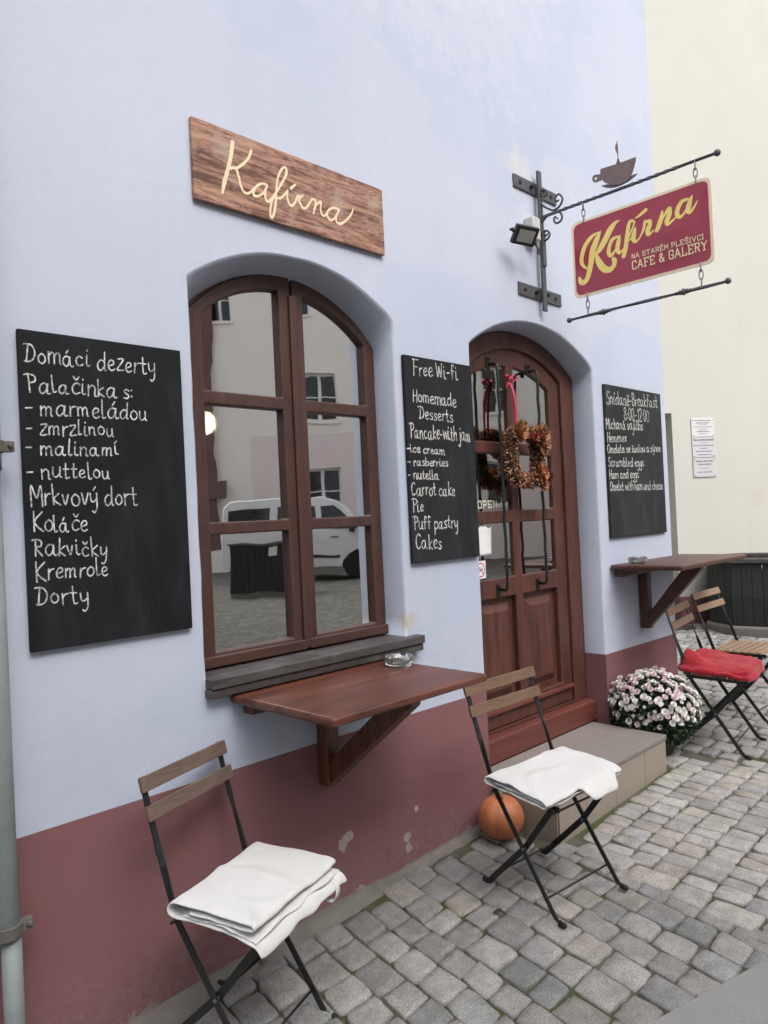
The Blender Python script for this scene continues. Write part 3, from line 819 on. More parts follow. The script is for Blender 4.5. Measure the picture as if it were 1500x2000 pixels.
# soil sheet under the setts (finely meshed, a little uneven)
g = MB()
nx, ny = 130, 70
X0, X1, Y0, Y1 = -1.2, 9.2, -3.0, 2.6
for j in range(ny + 1):
    for i in range(nx + 1):
        x = X0 + (X1 - X0) * i / nx; y = Y0 + (Y1 - Y0) * j / ny
        g.v.append((x, y, gz(x, y) - 0.0085 + 0.006 * noise.noise((x * 5, y * 5, 0.3))))
for j in range(ny):
    for i in range(nx):
        k = j * (nx + 1) + i
        g.f.append((k, k + 1, k + nx + 2, k + nx + 1))
tag(g.build('joint_soil', M['soil'], smooth=True, fix=False), None, None, kind='structure')

# the setts
rs = random.Random(11)
def stone_ok(x, y):
    if x < -1.1 or x > 9.1 or y < -2.95 or y > 2.5: return False
    if y > -0.05 and x < 5.16: return False
    if y > -0.40 and 2.90 < x < 4.10: return False
    if x < 5.16 and y > -0.05: return False
    if (x - 8.1) * -0.529 + (y - 1.04) * -0.8486 < 0.02: return False
    if y < road_edge(x) - 0.03: return False
    return True
PAL = [(0.211, 0.206, 0.193), (0.190, 0.185, 0.171), (0.207, 0.198, 0.181), (0.179, 0.178, 0.175), (0.162, 0.167, 0.174), (0.215, 0.199, 0.175), (0.197, 0.193, 0.185), (0.148, 0.153, 0.160), (0.211, 0.186, 0.162)]
PALR = [(0.246, 0.236, 0.216), (0.262, 0.245, 0.216), (0.238, 0.234, 0.223), (0.262, 0.230, 0.196), (0.230, 0.228, 0.223), (0.271, 0.256, 0.230), (0.258, 0.220, 0.186)]
sv = []; sf = []; st_col = []
def add_stone(quad, pal, bump=0.006):
    """quad: four ground points (x, y) in order"""
    cx = sum(p[0] for p in quad) / 4; cy = sum(p[1] for p in quad) / 4
    if not stone_ok(cx, cy): return
    base = gz(cx, cy) + rs.uniform(-0.004, 0.004)
    tx = rs.uniform(-0.035, 0.035); ty = rs.uniform(-0.035, 0.035)
    c = rs.choice(pal); m = rs.uniform(0.82, 1.16) * 1.50
    gr_ = sum(c) / 3
    c = tuple((v * 0.55 + gr_ * (0.45 + 0.02 * ((v - gr_) < 0))) * m for v in c)
    n = 16
    out = []
    for k in range(n):
        t = k / n * 4
        e = int(t) % 4; f = t - int(t)
        a = quad[e]; b = quad[(e + 1) % 4]
        px = a[0] + (b[0] - a[0]) * f; py = a[1] + (b[1] - a[1]) * f
        if f == 0:                                     # corners pulled in: worn round
            q = rs.uniform(0.89, 0.995)
            px = cx + (px - cx) * q; py = cy + (py - cy) * q
        else:
            q = 1 + rs.uniform(-0.05, 0.04)
            px = cx + (px - cx) * q; py = cy + (py - cy) * q
        out.append((px, py))
    k0 = len(sv)
    sl = 0.035 + 0.0
    for sc, dz in ((1.02, -0.045), (1.0, -0.009), (0.982, -0.002), (0.945, bump * 0.5), (0.6, bump)):
        for (px, py) in out:
            x = cx + (px - cx) * sc; y = cy + (py - cy) * sc
            z = base + sl * (x - cx) + 0.03 * (y - cy) + dz + (tx * (x - cx) + ty * (y - cy) if dz > -0.02 else 0)
            if sc < 0.97: z += 0.0034 * noise.noise((x * 22, y * 22, 1.7)) + 0.0016 * noise.noise((x * 60, y * 60, 5.7))
            sv.append((x, y, z))
    sv.append((cx, cy, base + bump * 1.05))
    for r_ in range(4):
        for k in range(n):
            a = k0 + r_ * n + k; b = k0 + r_ * n + (k + 1) % n
            sf.append((a, b, b + n, a + n))
    for k in range(n): sf.append((k0 + 4 * n + k, k0 + 4 * n + (k + 1) % n, k0 + 5 * n))
    st_col.extend([c] * (5 * n + 1))

def warp(x, y, a=0.02):
    return (x + a * noise.noise((x * 1.3, y * 1.3, 4.1)), y + a * noise.noise((x * 1.3, y * 1.3, 9.4)))
def gutter(y): return 2.98 + 0.17 * (y + 0.37)         # line where the two pavings meet
def rows(x_lo, x_hi, y_lo, y_hi, row, lmin, lmax, gap, pal, clip=None, along='x', bump=0.006, shear=False, start=None):
    """courses of setts; along = direction of the courses"""
    lo, hi = (y_lo, y_hi) if along == 'x' else (x_lo, x_hi)
    a0, a1 = (x_lo, x_hi) if along == 'x' else (y_lo, y_hi)
    v = lo
    while v < hi:
        w = row * rs.uniform(0.88, 1.12)
        u = start(v + w / 2) if start else a0 + rs.uniform(0, lmax)
        while u < a1:
            L = rs.uniform(lmin, lmax)
            g_ = gap * rs.uniform(0.7, 1.5)
            P = [(u + g_ / 2, v + g_ / 2), (u + L - g_ / 2, v + g_ / 2), (u + L - g_ / 2, v + w - g_ / 2), (u + g_ / 2, v + w - g_ / 2)]
            P = [(a + rs.uniform(-.005, .005), b + rs.uniform(-.005, .005)) for a, b in P]
            if along != 'x': P = [(b, a) for a, b in P][::-1]
            if shear: P = [(a + gutter(b) - 2.98, b) for a, b in P]
            cx = sum(p[0] for p in P) / 4; cy = sum(p[1] for p in P) / 4
            if clip is None or clip(cx, cy):
                add_stone([warp(*p) for p in P], pal, bump)
            u += L
        v += w
rows(-1.0, 2.865, -2.9, -0.03, 0.132, 0.105, 0.172, 0.0045, PAL, None, 'y', 0.0030, True)
rows(2.7, 5.3, -2.9, -0.05, 0.128, 0.078, 0.116, 0.0045, PALR, lambda x, y: x < 4.25 + 0.5 * (-0.3 - y), 'x', 0.0026, False, lambda y: gutter(y) + 0.080)
# a course of long stones along the gutter line
y = -2.9
while y < -0.1:
    L = rs.uniform(0.15, 0.26); gx_ = gutter(y + L / 2)
    add_stone([(gx_ - 0.055, y + 0.006), (gx_ + 0.075, y + 0.006), (gx_ + 0.075, y + L - 0.006), (gx_ - 0.055, y + L - 0.006)], PALR, 0.005)
    y += L
rows(4.0, 9.2, -2.9, 2.6, 0.130, 0.09, 0.17, 0.010, PAL[:5], lambda x, y: x >= 4.30 + 0.5 * (-0.3 - y), 'y', 0.006)
me = bpy.data.meshes.new('setts')
me.from_pydata(sv, [], sf)
ca = me.color_attributes.new('tint', 'FLOAT_COLOR', 'POINT')
for i, c in enumerate(st_col): ca.data[i].color = (*c, 1)
for p in me.polygons: p.use_smooth = True
tag(link('pavement', me, M['setts']), None, None, kind='structure')

# weeds in the joints: tiny tufts
g = MB(); rw = random.Random(5)
for _ in range(420):
    x = rw.uniform(1.4, 5.5); y = rw.uniform(-1.6, -0.15)
    if not stone_ok(x, y) or noise.noise((x * 2.0, y * 2.0, 2.2)) < 0.12: continue
    for k in range(5):
        a = rw.uniform(0, 2 * PI); L = rw.uniform(0.004, 0.012); bx = x + rw.uniform(-.012, .012); by = y + rw.uniform(-.012, .012)
        z = gz(x, y) - 0.010
        dx, dy = math.cos(a) * L, math.sin(a) * L
        g.add([(bx - dy * .25, by + dx * .25, z), (bx + dy * .25, by - dx * .25, z), (bx + dx, by + dy, z + rw.uniform(.008, .014))], [(0, 1, 2)])
tag(g.build('moss', plain("moss", (0.075, 0.09, 0.025), 0.9, 0, 0.4, 30), fix=False), 'low green moss growing in the joints between the paving setts', 'moss', kind='stuff')

# mortar fillet along the foot of the cafe wall
g = MB(); n = 150
for i in range(n + 1):
    x = -1.2 + (2.90 + 1.2) * i / n
    wv = 0.040 + 0.050 / (1 + math.exp((x - 2.05) * 6)) + 0.020 * noise.noise((x * 3.1, 0, 0)) + 0.012 * noise.noise((x * 13, 2, 0)) + 0.008 * noise.noise((x * 31, 3, 0))
    hh = (0.010 + 0.016 / (1 + math.exp((x - 2.05) * 6))) + 0.012 * noise.noise((x * 2.3, 5, 0)) + 0.008 * noise.noise((x * 17, 5, 0))
    for (f, zz) in ((0, hh + 0.012), (0.06, hh), (0.25, hh * 0.55), (0.6, 0.006 + 0.003 * noise.noise((x * 21, 1, 0))), (1.0, -0.016)):
        y = -0.001 - wv * f
        g.v.append((x, y, gz(x, y) + zz))
for i in range(n):
    for k in range(4):
        a = i * 5 + k
        g.f.append((a, a + 1, a + 6, a + 5))
tag(g.build('mortar_strip', M['mortar'], smooth=True), None, None, kind='structure')

# smooth concrete roadway
g = MB(); n = 40
for i in range(n + 1):
    x = 0.6 + 8.0 * i / n
    e = road_edge(x)
    for y, dz in ((e + 0.012 * noise.noise((x * 6, 0, 3)), -0.004), (e - 0.012, 0.0095), (e - 0.5, 0.010), (e - 1.6, 0.010), (e - 2.0, -0.02)):
        g.v.append((x, y, gz(x, y) + dz))
for i in range(n):
    for k in range(4):
        a = i * 5 + k
        g.f.append((a, a + 1, a + 6, a + 5))
tag(g.build('road', M['concrete'], fix=False), None, None, kind='structure')

# ------------------------------------------------------------------ cafe building
WX0, WX1, WTOP = -3.0, 5.09, 7.4
def dado(x): return 0.659 - 0.0102 * max(x - 1.9, 0)
win_xa, win_xb, win_zb = 1.385, 2.388, 0.99
win_front = arch(1.886, 0.5015, 2.384, 0.164)
win_back = arch(1.886, 0.5015, 2.262, 0.245)
door_xa, door_xb = 2.935, 4.112
door_front = arch(3.5235, 0.5885, 2.356, 0.182)
door_back = arch(3.5235, 0.5885, 2.318, 0.205)
RV = 0.135                                             # depth of the reveals

cafe = thing('cafe_building', 'pale blue plastered cafe house with dark red plinth, arched window and arched brown door', 'building', (0, 0, 0))

bm = bmesh.new()
edges = []
rj = random.Random(3)
def ring(lp, y, off=0.0, xc=0, jit=0.0):
    zc = 1.6
    res = []
    for x, z in lp:
        dx = off if x > xc else -off
        res.append(bm.verts.new((x + dx + rj.uniform(-jit, jit), y, z + (off if z > zc else 0) + rj.uniform(-jit, jit))))
    return res
wl = loop(win_xa, win_xb, win_zb, win_front, 28)
wb = loop(win_xa, win_xb, win_zb, win_back, 28)
dl = [(door_xa, dado(door_xa))] + [(door_xa + (door_xb - door_xa) * i / 28, door_front(door_xa + (door_xb - door_xa) * i / 28)) for i in range(29)] + [(door_xb, dado(door_xb))]
db = [(door_xa, dado(door_xa))] + [(door_xa + (door_xb - door_xa) * i / 28, door_back(door_xa + (door_xb - door_xa) * i / 28)) for i in range(29)] + [(door_xb, dado(door_xb))]
def fine(lp, closed):
    """extra points on the long straight jambs so that the edge can waver like hand-laid plaster"""
    out = []
    n = len(lp)
    for i in range(n if closed else n - 1):
        a = lp[i]; b = lp[(i + 1) % n]
        L = math.hypot(b[0] - a[0], b[1] - a[1]); k = max(1, int(L / 0.09))
        out += [(a[0] + (b[0] - a[0]) * j / k, a[1] + (b[1] - a[1]) * j / k) for j in range(k)]
    if not closed: out.append(lp[-1])
    return out
def wav(v):
    for q in v:
        q.co.x += 0.0035 * noise.noise((q.co.x * 3, q.co.z * 7, 1.0)); q.co.z += 0.0035 * noise.noise((q.co.x * 9, q.co.z * 3, 8.0))
wlf, wbf = fine(wl, True), fine(wl, True)
wbf = []
for (x, z) in wlf:
    wbf.append((x, win_zb + (z - win_zb) * (win_back(x) - win_zb) / (win_front(x) - win_zb)))
dlf = fine(dl, False)
dbf = [(x, dado(x) + (z - dado(x)) * (door_back(x) - dado(x)) / (door_front(x) - dado(x))) for x, z in dlf]
wr0 = ring(wlf, 0.0, 0.010, 1.886); wr1 = ring(wlf, 0.010); wr2 = ring(wbf, RV - 0.002); wr3 = ring(wbf, RV + 0.10)
dr0 = ring(dlf, 0.0, 0.010, 3.52); dr1 = ring(dlf, 0.010); dr2 = ring(dbf, RV - 0.002); dr3 = ring(dbf, RV + 0.10)
for r_ in (wr0, wr1, dr0, dr1): wav(r_)
dr0[0].co.z = dr1[0].co.z = dr2[0].co.z = dr3[0].co.z = dado(door_xa); dr0[-1].co.z = dr1[-1].co.z = dr2[-1].co.z = dr3[-1].co.z = dado(door_xb)
outer = [bm.verts.new((WX0, 0, 0.659)), bm.verts.new((1.9, 0, 0.659))] + dr0 + [bm.verts.new((WX1, 0, dado(WX1))), bm.verts.new((WX1, 0, WTOP)), bm.verts.new((WX0, 0, WTOP))]
def eloop(vs, closed=True):
    for i in range(len(vs) if closed else len(vs) - 1): edges.append(bm.edges.new((vs[i], vs[(i + 1) % len(vs)])))
eloop(outer); eloop(wr0)
bmesh.ops.triangle_fill(bm, edges=edges, use_beauty=True)
def strip(a, b, closed):
    for i in range(len(a) if closed else len(a) - 1):
        j = (i + 1) % len(a)
        f = bm.faces.new((a[i], a[j], b[j], b[i]))
        f.smooth = True
strip(wr0, wr1, True); strip(wr1, wr2, True); strip(wr2, wr3, True); strip(dr2, dr3, False); strip(dr0, dr1, False); strip(dr1, dr2, False)
# the other sides of the house
def quad(*ps): bm.faces.new([bm.verts.new(p) for p in ps])
quad((WX1, 0, dado(WX1)), (WX1, 7, dado(WX1)), (WX1, 7, WTOP), (WX1, 0, WTOP))
quad((WX0, 7, 0.659), (WX0, 0, 0.659), (WX0, 0, WTOP), (WX0, 7, WTOP))
quad((WX1, 7, 0.0), (WX0, 7, 0.0), (WX0, 7, WTOP), (WX1, 7, WTOP))
bmesh.ops.recalc_face_normals(bm, faces=bm.faces)
me = bpy.data.meshes.new('wall'); bm.to_mesh(me); bm.free()
link('wall', me, M['blue_plaster'], cafe)

# plinth
g = MB()
fm = lambda a, b, d: (a, d, b)
g.prism([(WX0, -0.6), (door_xa, -0.6), (door_xa, dado(door_xa)), (1.9, 0.659), (WX0, 0.659)], fm, 0.0, RV + 0.1)
g.prism([(door_xb, -0.6), (WX1, -0.6), (WX1, dado(WX1)), (door_xb, dado(door_xb))], fm, 0.0, RV + 0.1)
g.add([(WX1, RV + 0.1, -0.6), (WX1, 7, -0.6), (WX1, 7, dado(WX1)), (WX1, RV + 0.1, dado(WX1))], [(0, 1, 2, 3)])
g.build('plinth', M['pink_plaster'], cafe)
# roof
g = MB()
g.prism([(-0.45, WTOP), (7.45, WTOP), (3.5, WTOP + 3.2)], lambda a, b, d: (d, a, b), WX0 - 0.2, WX1 + 0.2)
g.build('roof', M['roof'], cafe)
# the room behind the glass
g = MB()
a, b = (0.4, RV + 0.11, 0.25), (4.9, 4.6, 3.0)
x0, y0, z0 = a; x1, y1, z1 = b
g.add([(x0, y0, z0), (x1, y0, z0), (x1, y1, z0), (x0, y1, z0), (x0, y0, z1), (x1, y0, z1), (x1, y1, z1), (x0, y1, z1)], [(4, 5, 6, 7), (1, 2, 6, 5), (2, 3, 7, 6), (3, 0, 4, 7)])
g.build('room', M['room'], cafe, fix=False)
g = MB(); g.box((0.4, RV + 0.115, 0.22), (4.9, 4.6, 0.26)); g.build('room_floor', M['room_floor'], cafe)

# ---- window
win = link('window', bpy.data.meshes.new('window'), None, cafe)
wy0 = RV - 0.005
bk = win_back
fr_in = arch(1.905, 0.455, 2.300, 0.205)
# built as frame, two sashes, panes
def inset_top(f, d): return lambda x: f(x) - d
g_out = loop(win_xa + 0.001, win_xb - 0.001, 1.0, inset_top(bk, 0.001), 24)
frame_hole_l = loop(1.478, 1.868, 1.03, lambda x: fr_in(x) - 0.002, 14)
frame_hole_r = loop(1.976, 2.342, 1.03, lambda x: fr_in(x) - 0.002, 14)
me_o = plate('frame', g_out, [loop(1.458, 2.362, 1.022, lambda x: fr_in(x), 22)], wy0 + 0.002, wy0 + 0.075, M['window_wood'], win, 0.005)
tp = arch(1.905, 0.455, 2.255, 0.200)
def sash(xa, xb, ga, gb):
    # sash stiles, rails and the head, then three panes
    rows_ = [(1.055, 1.487), (1.533, 1.972), (2.022, None)]
    holes = []
    for z0_, z1_ in rows_:
        if z1_: holes.append(loop(ga, gb, z0_, z1_))
        else: holes.append(loop(ga, gb, z0_, tp, 14))
    s_ = plate('sash', loop(xa, xb, 1.006, lambda x: fr_in(x) + 0.012, 16), holes, wy0 - 0.012, wy0 + 0.045, M['window_wood'], win, 0.006, 3)
    # weather moulding at the foot
    MB().box((xa + 0.002, wy0 - 0.030, 1.004), (xb - 0.002, wy0 - 0.013, 1.046)).build('weather_bar', M['rail_wood'], win, bevel=0.006)
    for z0_, z1_ in rows_:
        plate('pane', loop(ga - 0.004, gb + 0.004, z0_ - 0.004, (z1_ + 0.004) if z1_ else (lambda x: tp(x) + 0.004), 14), [], wy0 + 0.014, wy0 + 0.020, M['glass'], win)
sash(1.405, 1.918, 1.500, 1.860)
sash(1.930, 2.384, 1.984, 2.322)
# astragal between the sashes
MB().box((1.905, wy0 - 0.026, 1.01), (1.945, wy0 - 0.0125, 2.44)).build('astragal', M['window_wood'], win, bevel=0.006, seg=3)
# sill: worn slate coloured boards in two layers
sl = MB()
sl.box((1.376, -0.050, 0.962), (2.455, -0.0, 0.997)); sl.box((1.387, -0.001, 0.9621), (2.386, RV + 0.02, 0.9971))
sl2 = MB(); sl2.box((1.372, -0.042, 0.930), (2.452, -0.001, 0.9605))
si = sl.build('sill', M['sill'], win, bevel=0.004)
sl2.build('apron', M['sill'], si, bevel=0.005)
si.rotation_euler = (math.radians(-0.0), 0, 0)

# ---- door
door = link('door', bpy.data.meshes.new('door'), None, cafe)
dy = RV
leaf_top = arch(3.5235, 0.50, 2.245, 0.185)
dtop = inset_top(door_back, 0.001)
plate('door_frame', loop(door_xa + 0.001, door_xb - 0.001, 0.362, dtop, 24), [loop(3.028, 3.972, 0.372, lambda x: leaf_top(x) - 0.004, 22)], dy, dy + 0.085, M['door_wood'], door, 0.007, 3)
gl = arch(3.485, 0.46, 2.180, 0.148)
Lx = (3.095, 3.446); Rx = (3.514, 3.866)
holes = []
for xa, xb in (Lx, Rx):
    holes += [loop(xa, xb, 1.165, 1.462), loop(xa, xb, 1.530, 1.838), loop(xa, xb, 1.905, gl, 12), loop(xa, xb, 0.495, 1.060)]
leaf = plate('leaf', loop(3.010, 3.990, 0.375, lambda x: leaf_top(x) + 0.004, 22), holes, dy + 0.020, dy + 0.068, M['door_wood'], door, 0.007, 3)
for xa, xb in (Lx, Rx):
    for z0_, z1_ in ((1.165, 1.462), (1.530, 1.838), (1.905, None)):
        plate('pane', loop(xa - 0.004, xb + 0.004, z0_ - 0.004, (z1_ + 0.004) if z1_ else (lambda x: gl(x) + 0.004), 12), [], dy + 0.036, dy + 0.041, M['door_glass'], door)
    # raised and fielded panel
    g = MB()
    zz = (0.495, 1.060)
    q = [(xa - 0.004, zz[0] - 0.004, 0.052), (xa + 0.035, zz[0] + 0.035, 0.052), (xa + 0.075, zz[0] + 0.075, 0.030)]
    vs = []
    for (ax, az, yy) in q:
        bx = xa + xb - ax; bz = zz[0] + zz[1] - az
        vs += [(ax, dy + yy, az), (bx, dy + yy, az), (bx, dy + yy, bz), (ax, dy + yy, bz)]
    fs = []
    for r_ in range(2):
        for k in range(4): fs.append((r_ * 4 + k, r_ * 4 + (k + 1) % 4, r_ * 4 + 4 + (k + 1) % 4, r_ * 4 + 4 + k))
    fs.append((8, 9, 10, 11))
    g.add(vs, fs)
    g.build('panel', M['door_wood'], door, bevel=0.003)
# kick rail standing proud of the leaf, weather bar
MB().box((3.035, dy - 0.002, 0.455), (3.965, dy + 0.0185, 0.480)).build('weather_bar', M['threshold_wood'], door, bevel=0.006)
th = MB(); th.box((door_xa + 0.002, 0.072, 0.235), (door_xb - 0.002, dy + 0.08, 0.362)); th.build('threshold', M['threshold_wood'], door, bevel=0.012, seg=3)
# the pair of long wrought-iron bars in front of the glass
for bx in (3.283, 3.660):
    b_ = MB()
    pts = [(bx, dy + 0.018, 2.318), (bx, dy - 0.030, 2.318), (bx, dy - 0.040, 2.306)]
    for k in range(1, 24):
        pts.append((bx + 0.0025 * math.sin(k * 1.7), dy - 0.042 + 0.002 * math.sin(k * 2.3), 2.306 - (2.306 - 1.116) * k / 24))
    pts += [(bx, dy - 0.040, 1.116), (bx, dy - 0.030, 1.106), (bx, dy + 0.018, 1.106)]
    b_.tube(pts, 0.0085, 8)
    bar_o = b_.build('door_bar', M['black_metal'], door, smooth=True)
    for zz in (2.325, 1.098):
        m_ = MB()
        m_.box((bx - 0.020, dy + 0.012, zz - 0.035), (bx + 0.012, dy + 0.0195, zz + 0.035))
        m_.tube([(bx - 0.004, dy + 0.011, zz + 0.020), (bx - 0.004, dy + 0.002, zz + 0.020)], 0.007, 8)
        m_.build('mount', M['black_metal'], bar_o, bevel=0.002)

# ------------------------------------------------------------------ lamp inside
lamp = thing('pendant_lamp', 'lit white globe lamp hanging inside behind the window glass', 'lamp', (2.17, 1.2, 2.07))
g = MB(); g.lathe([(0.004, -0.06)] + [(0.062 * math.sin(t * PI / 12), -0.062 * math.cos(t * PI / 12)) for t in range(1, 12)] + [(0.004, 0.062)], 20)
g.build('globe', M['globe'], lamp, smooth=True)
g = MB(); g.tube([(0, 0, 0.06), (0, 0, 0.92)], 0.004, 6); g.build('cord', M['black_metal'], lamp)

# ------------------------------------------------------------------ cream building at the end of the street
RZ = -0.5575
cream = thing('cream_building', 'cream plastered house with narrow dark pink plinth at the end of the street', 'building', (8.1, 1.04, 0), RZ)
g = MB()
lp = [(-3.2, 0.53), (-1.32, 0.53), (-1.32, 2.493), (-0.262, 2.493), (-0.262, 0.53), (16, 0.53), (16, 9.6), (-3.2, 9.6)]
cw = plate('wall', lp, [], 0.0, 0.36, M['cream_plaster'], cream)
g = MB(); g.box((-3.2, 0.36, -0.4), (16, 5.0, 9.6)); g.build('wall', M['cream_plaster'], cream)
g = MB(); g.box((-3.2, -0.004, -0.4), (-1.32, 0.358, 0.53)); g.box((-0.262, -0.004, -0.4), (16, 0.358, 0.53)); g.build('plinth', M['pink_plaster'], cream, bevel=0.006)
g = MB(); g.prism([(-0.5, 9.6), (5.4, 9.6), (2.5, 12.2)], lambda a, b, d: (d, a, b), -3.4, 16.2); g.build('roof', M['roof'], cream)
g = MB(); g.box((-1.318, -0.25, -0.3), (-0.264, 0.358, 0.245)); g.build('doorstep', M['dark_trim'], cream, bevel=0.01)

def name_plate(zt, zb, lines_, label, tone):
    t = thing('name_plate', label, 'sign', (cream.location + Matrix.Rotation(RZ, 3, 'Z') @ Vector((0.105, 0, (zt + zb) / 2))), RZ, 'name plates on the cream wall')
    h = (zt - zb) / 2 - 0.003
    MB().box((-0.140, -0.012, -h), (0.140, -0.001, h)).build('plate', tone, t, bevel=0.002)
    rt = random.Random(hash_str(label))
    for (z, w, hh) in lines_:
        ink = Ink(lambda a, b, d: (a, -0.0125 - d, b))
        x = -w / 2
        while x < w / 2:
            L = rt.uniform(0.006, 0.016)
            ink.stroke([(x, z, hh), (min(x + L, w / 2), z, hh * rt.uniform(0.7, 1.1))], False)
            x += L + rt.uniform(0.003, 0.007)
        ink.build('text_line', M['ink'], t)
    for sx in (-0.122, 0.122):
        for sz in (-h + 0.016, h - 0.016): MB().tube([(sx, -0.0125, sz), (sx, -0.015, sz)], 0.005, 8).build('screw', M['dark_trim'], t)
tone_a = M['steel_plate']
tone_b = plain("name_plate_lilac", (0.58, 0.555, 0.60), 0.4, 0.1, 0.05, 6)
tone_c = plain("name_plate_grey", (0.55, 0.535, 0.555), 0.4, 0.1, 0.05, 6)
name_plate(2.432, 2.228, [(0.078, 0.20, 0.010), (0.052, 0.16, 0.010), (0.035, 0.10, 0.006), (0.008, 0.23, 0.008), (-0.016, 0.10, 0.008), (-0.042, 0.15, 0.012), (-0.068, 0.11, 0.006)], 'whitest name plate with dark print, topmost of three on the cream wall', tone_a)
name_plate(2.228, 2.006, [(0.080, 0.24, 0.016), (0.048, 0.09, 0.006), (0.020, 0.25, 0.009), (-0.010, 0.09, 0.008), (-0.042, 0.21, 0.010), (-0.078, 0.17, 0.010)], 'pale lilac name plate between two others on the cream wall', tone_b)
name_plate(2.006, 1.795, [(0.068, 0.21, 0.014), (0.034, 0.16, 0.013), (-0.008, 0.10, 0.006), (-0.050, 0.19, 0.010)], 'greyish name plate with few lines, lowest of three on the cream wall', tone_c)

# ------------------------------------------------------------------ drainpipe
dp = thing('drainpipe', 'grey zinc drainpipe clamped to the blue wall beside the largest chalkboard', 'drainpipe', (0.692, -0.075, 0))
g = MB(); g.tube([(0.006, 0, -0.1), (0.006, 0.0, 0.45)], 0.0265, 20); g.build('pipe', M['zinc'], dp, smooth=True)
g = MB(); g.tube([(0, 0, 0.430), (0, 0, 0.436), (0, 0, 0.9), (0, 0, 1.74)], [0.031, 0.0345, 0.0345, 0.0345], 22)
g.tube([(0, 0, 1.70), (0, 0, 1.74), (0, 0.0, 7.3)], [0.0385, 0.0385, 0.0375], 22)
# seam along the sheet
g.build('pipe', M['zinc'], dp, smooth=True).location.x = -0.006
for z, r_ in ((0.452, 0.0365), (1.765, 0.0405)):
    g = MB()
    g.lathe([(r_ - .002, -0.017), (r_ + 0.003, -0.017), (r_ + 0.003, 0.017), (r_ - .002, 0.017)], 22, (-0.004, 0, z))
    g.box((r_ - 0.006, -0.018, z - 0.014), (r_ + 0.024, 0.008, z + 0.016))
    g.tube([(r_ + 0.012, -0.026, z + 0.004), (r_ + 0.012, 0.016, z + 0.004)], 0.007, 8)
    g.box((-0.02, r_ - 0.004, z - 0.012), (0.0, 0.075, z + 0.012))
    g.build('clamp', M['old_iron'], dp, bevel=0.002)

# ------------------------------------------------------------------ wooden name board over the window
sign = thing('wooden_sign', 'weathered brown wooden board carved with Kafírna above the arched window', 'sign', (1.879, 0, 2.804))
g = MB(); g.box((-0.469, -0.020, -0.144), (0.468, -0.002, 0.143)); g.build('board', M['sign_wood'], sign, bevel=0.004)
ink = Ink(lambda a, b, d: (a - 1.879, -0.0203 - d, b - 2.804))
for st in CARVED_SCRIPT: ink.stroke([(a, b, w * 0.95 * (0.85 + 0.3 * random.random())) for a, b, w in spline(st, 6)])
ink.build('lettering', M['carved'], sign)

# ------------------------------------------------------------------ chalkboards
def chalkboard(x0, x1, z0, z1, mat, lines_, w, label, jit, thick=0.018):
    cx = (x0 + x1) / 2; cz = (z0 + z1) / 2
    t = thing('chalkboard', label, 'chalkboard', (cx, 0, cz), 0, 'menu chalkboards on the cafe wall')
    g = MB(); g.box((x0 - cx, -thick, z0 - cz), (x1 - cx, -0.002, z1 - cz)); g.build('board', mat, t, bevel=0.0025)
    for (txt, a0, b0, a1, b1, cap) in lines_:
        words = []
        def new_word():
            words.append(Ink(lambda a, b, d: (a - cx, -thick - 0.0004 - d, b - cz)))
            return words[-1]
        text_line(new_word(), txt, a0, b0, a1, b1, cap, w, HAND, jit, None, new_word)
        for ink in words: ink.build('chalk_word', M['chalk'], t)
    return t
chalkboard(0.803, 1.328, 1.180, 2.118, M['board_a'], MENU_CZECH, 0.0044, 'largest black chalkboard, Czech dessert menu headed Domácí dezerty, left of the window', 0.075)
chalkboard(2.434, 2.912, 1.312, 2.240, M['board_b'], MENU_ENGLISH, 0.0056, 'narrow dark chalkboard headed Free Wi-fi between the window and the door', 0.05, 0.020)
chalkboard(4.222, 4.986, 1.333, 2.276, M['board_c'], MENU_BREAKFAST, 0.0062, 'chalkboard with breakfast menu right of the door above a wall table', 0.035, 0.020)

# ------------------------------------------------------------------ wrought-iron bracket
XR = 3.579
br = thing('sign_bracket', 'wrought iron wall bracket with scrolls, long rod and a sheet metal cup on top', 'bracket', (XR, 0, 3.0))
O = Vector((XR, 0, 3.0))
def L(p): return Vector(p) - O
g = MB()
for zc, h in ((3.292, 0.034), (2.712, 0.034)):
    g = MB(); g.box((3.372 - XR, -0.010, zc - h - 3.0), (3.790 - XR, -0.001, zc + h - 3.0)); g.build('wall_plate', M['iron'], br, bevel=0.002)
    for sx in (-0.15, 0.15): MB().tube([(sx, -0.011, zc - 3.0), (sx, -0.016, zc - 3.0)], 0.010, 8).build('bolt', M['black_metal'], br)
    for sx in (-0.05, 0.05): MB().tube([(sx, -0.011, zc - 3.0), (sx, -0.034, zc - 3.0)], 0.011, 8).build('bolt', M['black_metal'], br)
g = MB(); g.box((-0.017, -0.040, 2.612 - 3.0), (0.017, -0.026, 3.385 - 3.0)); g.box((-0.016, -0.049, 2.86 - 3.0), (0.016, -0.0405, 3.06 - 3.0)); g.build('upright', M['iron'], br, bevel=0.002)
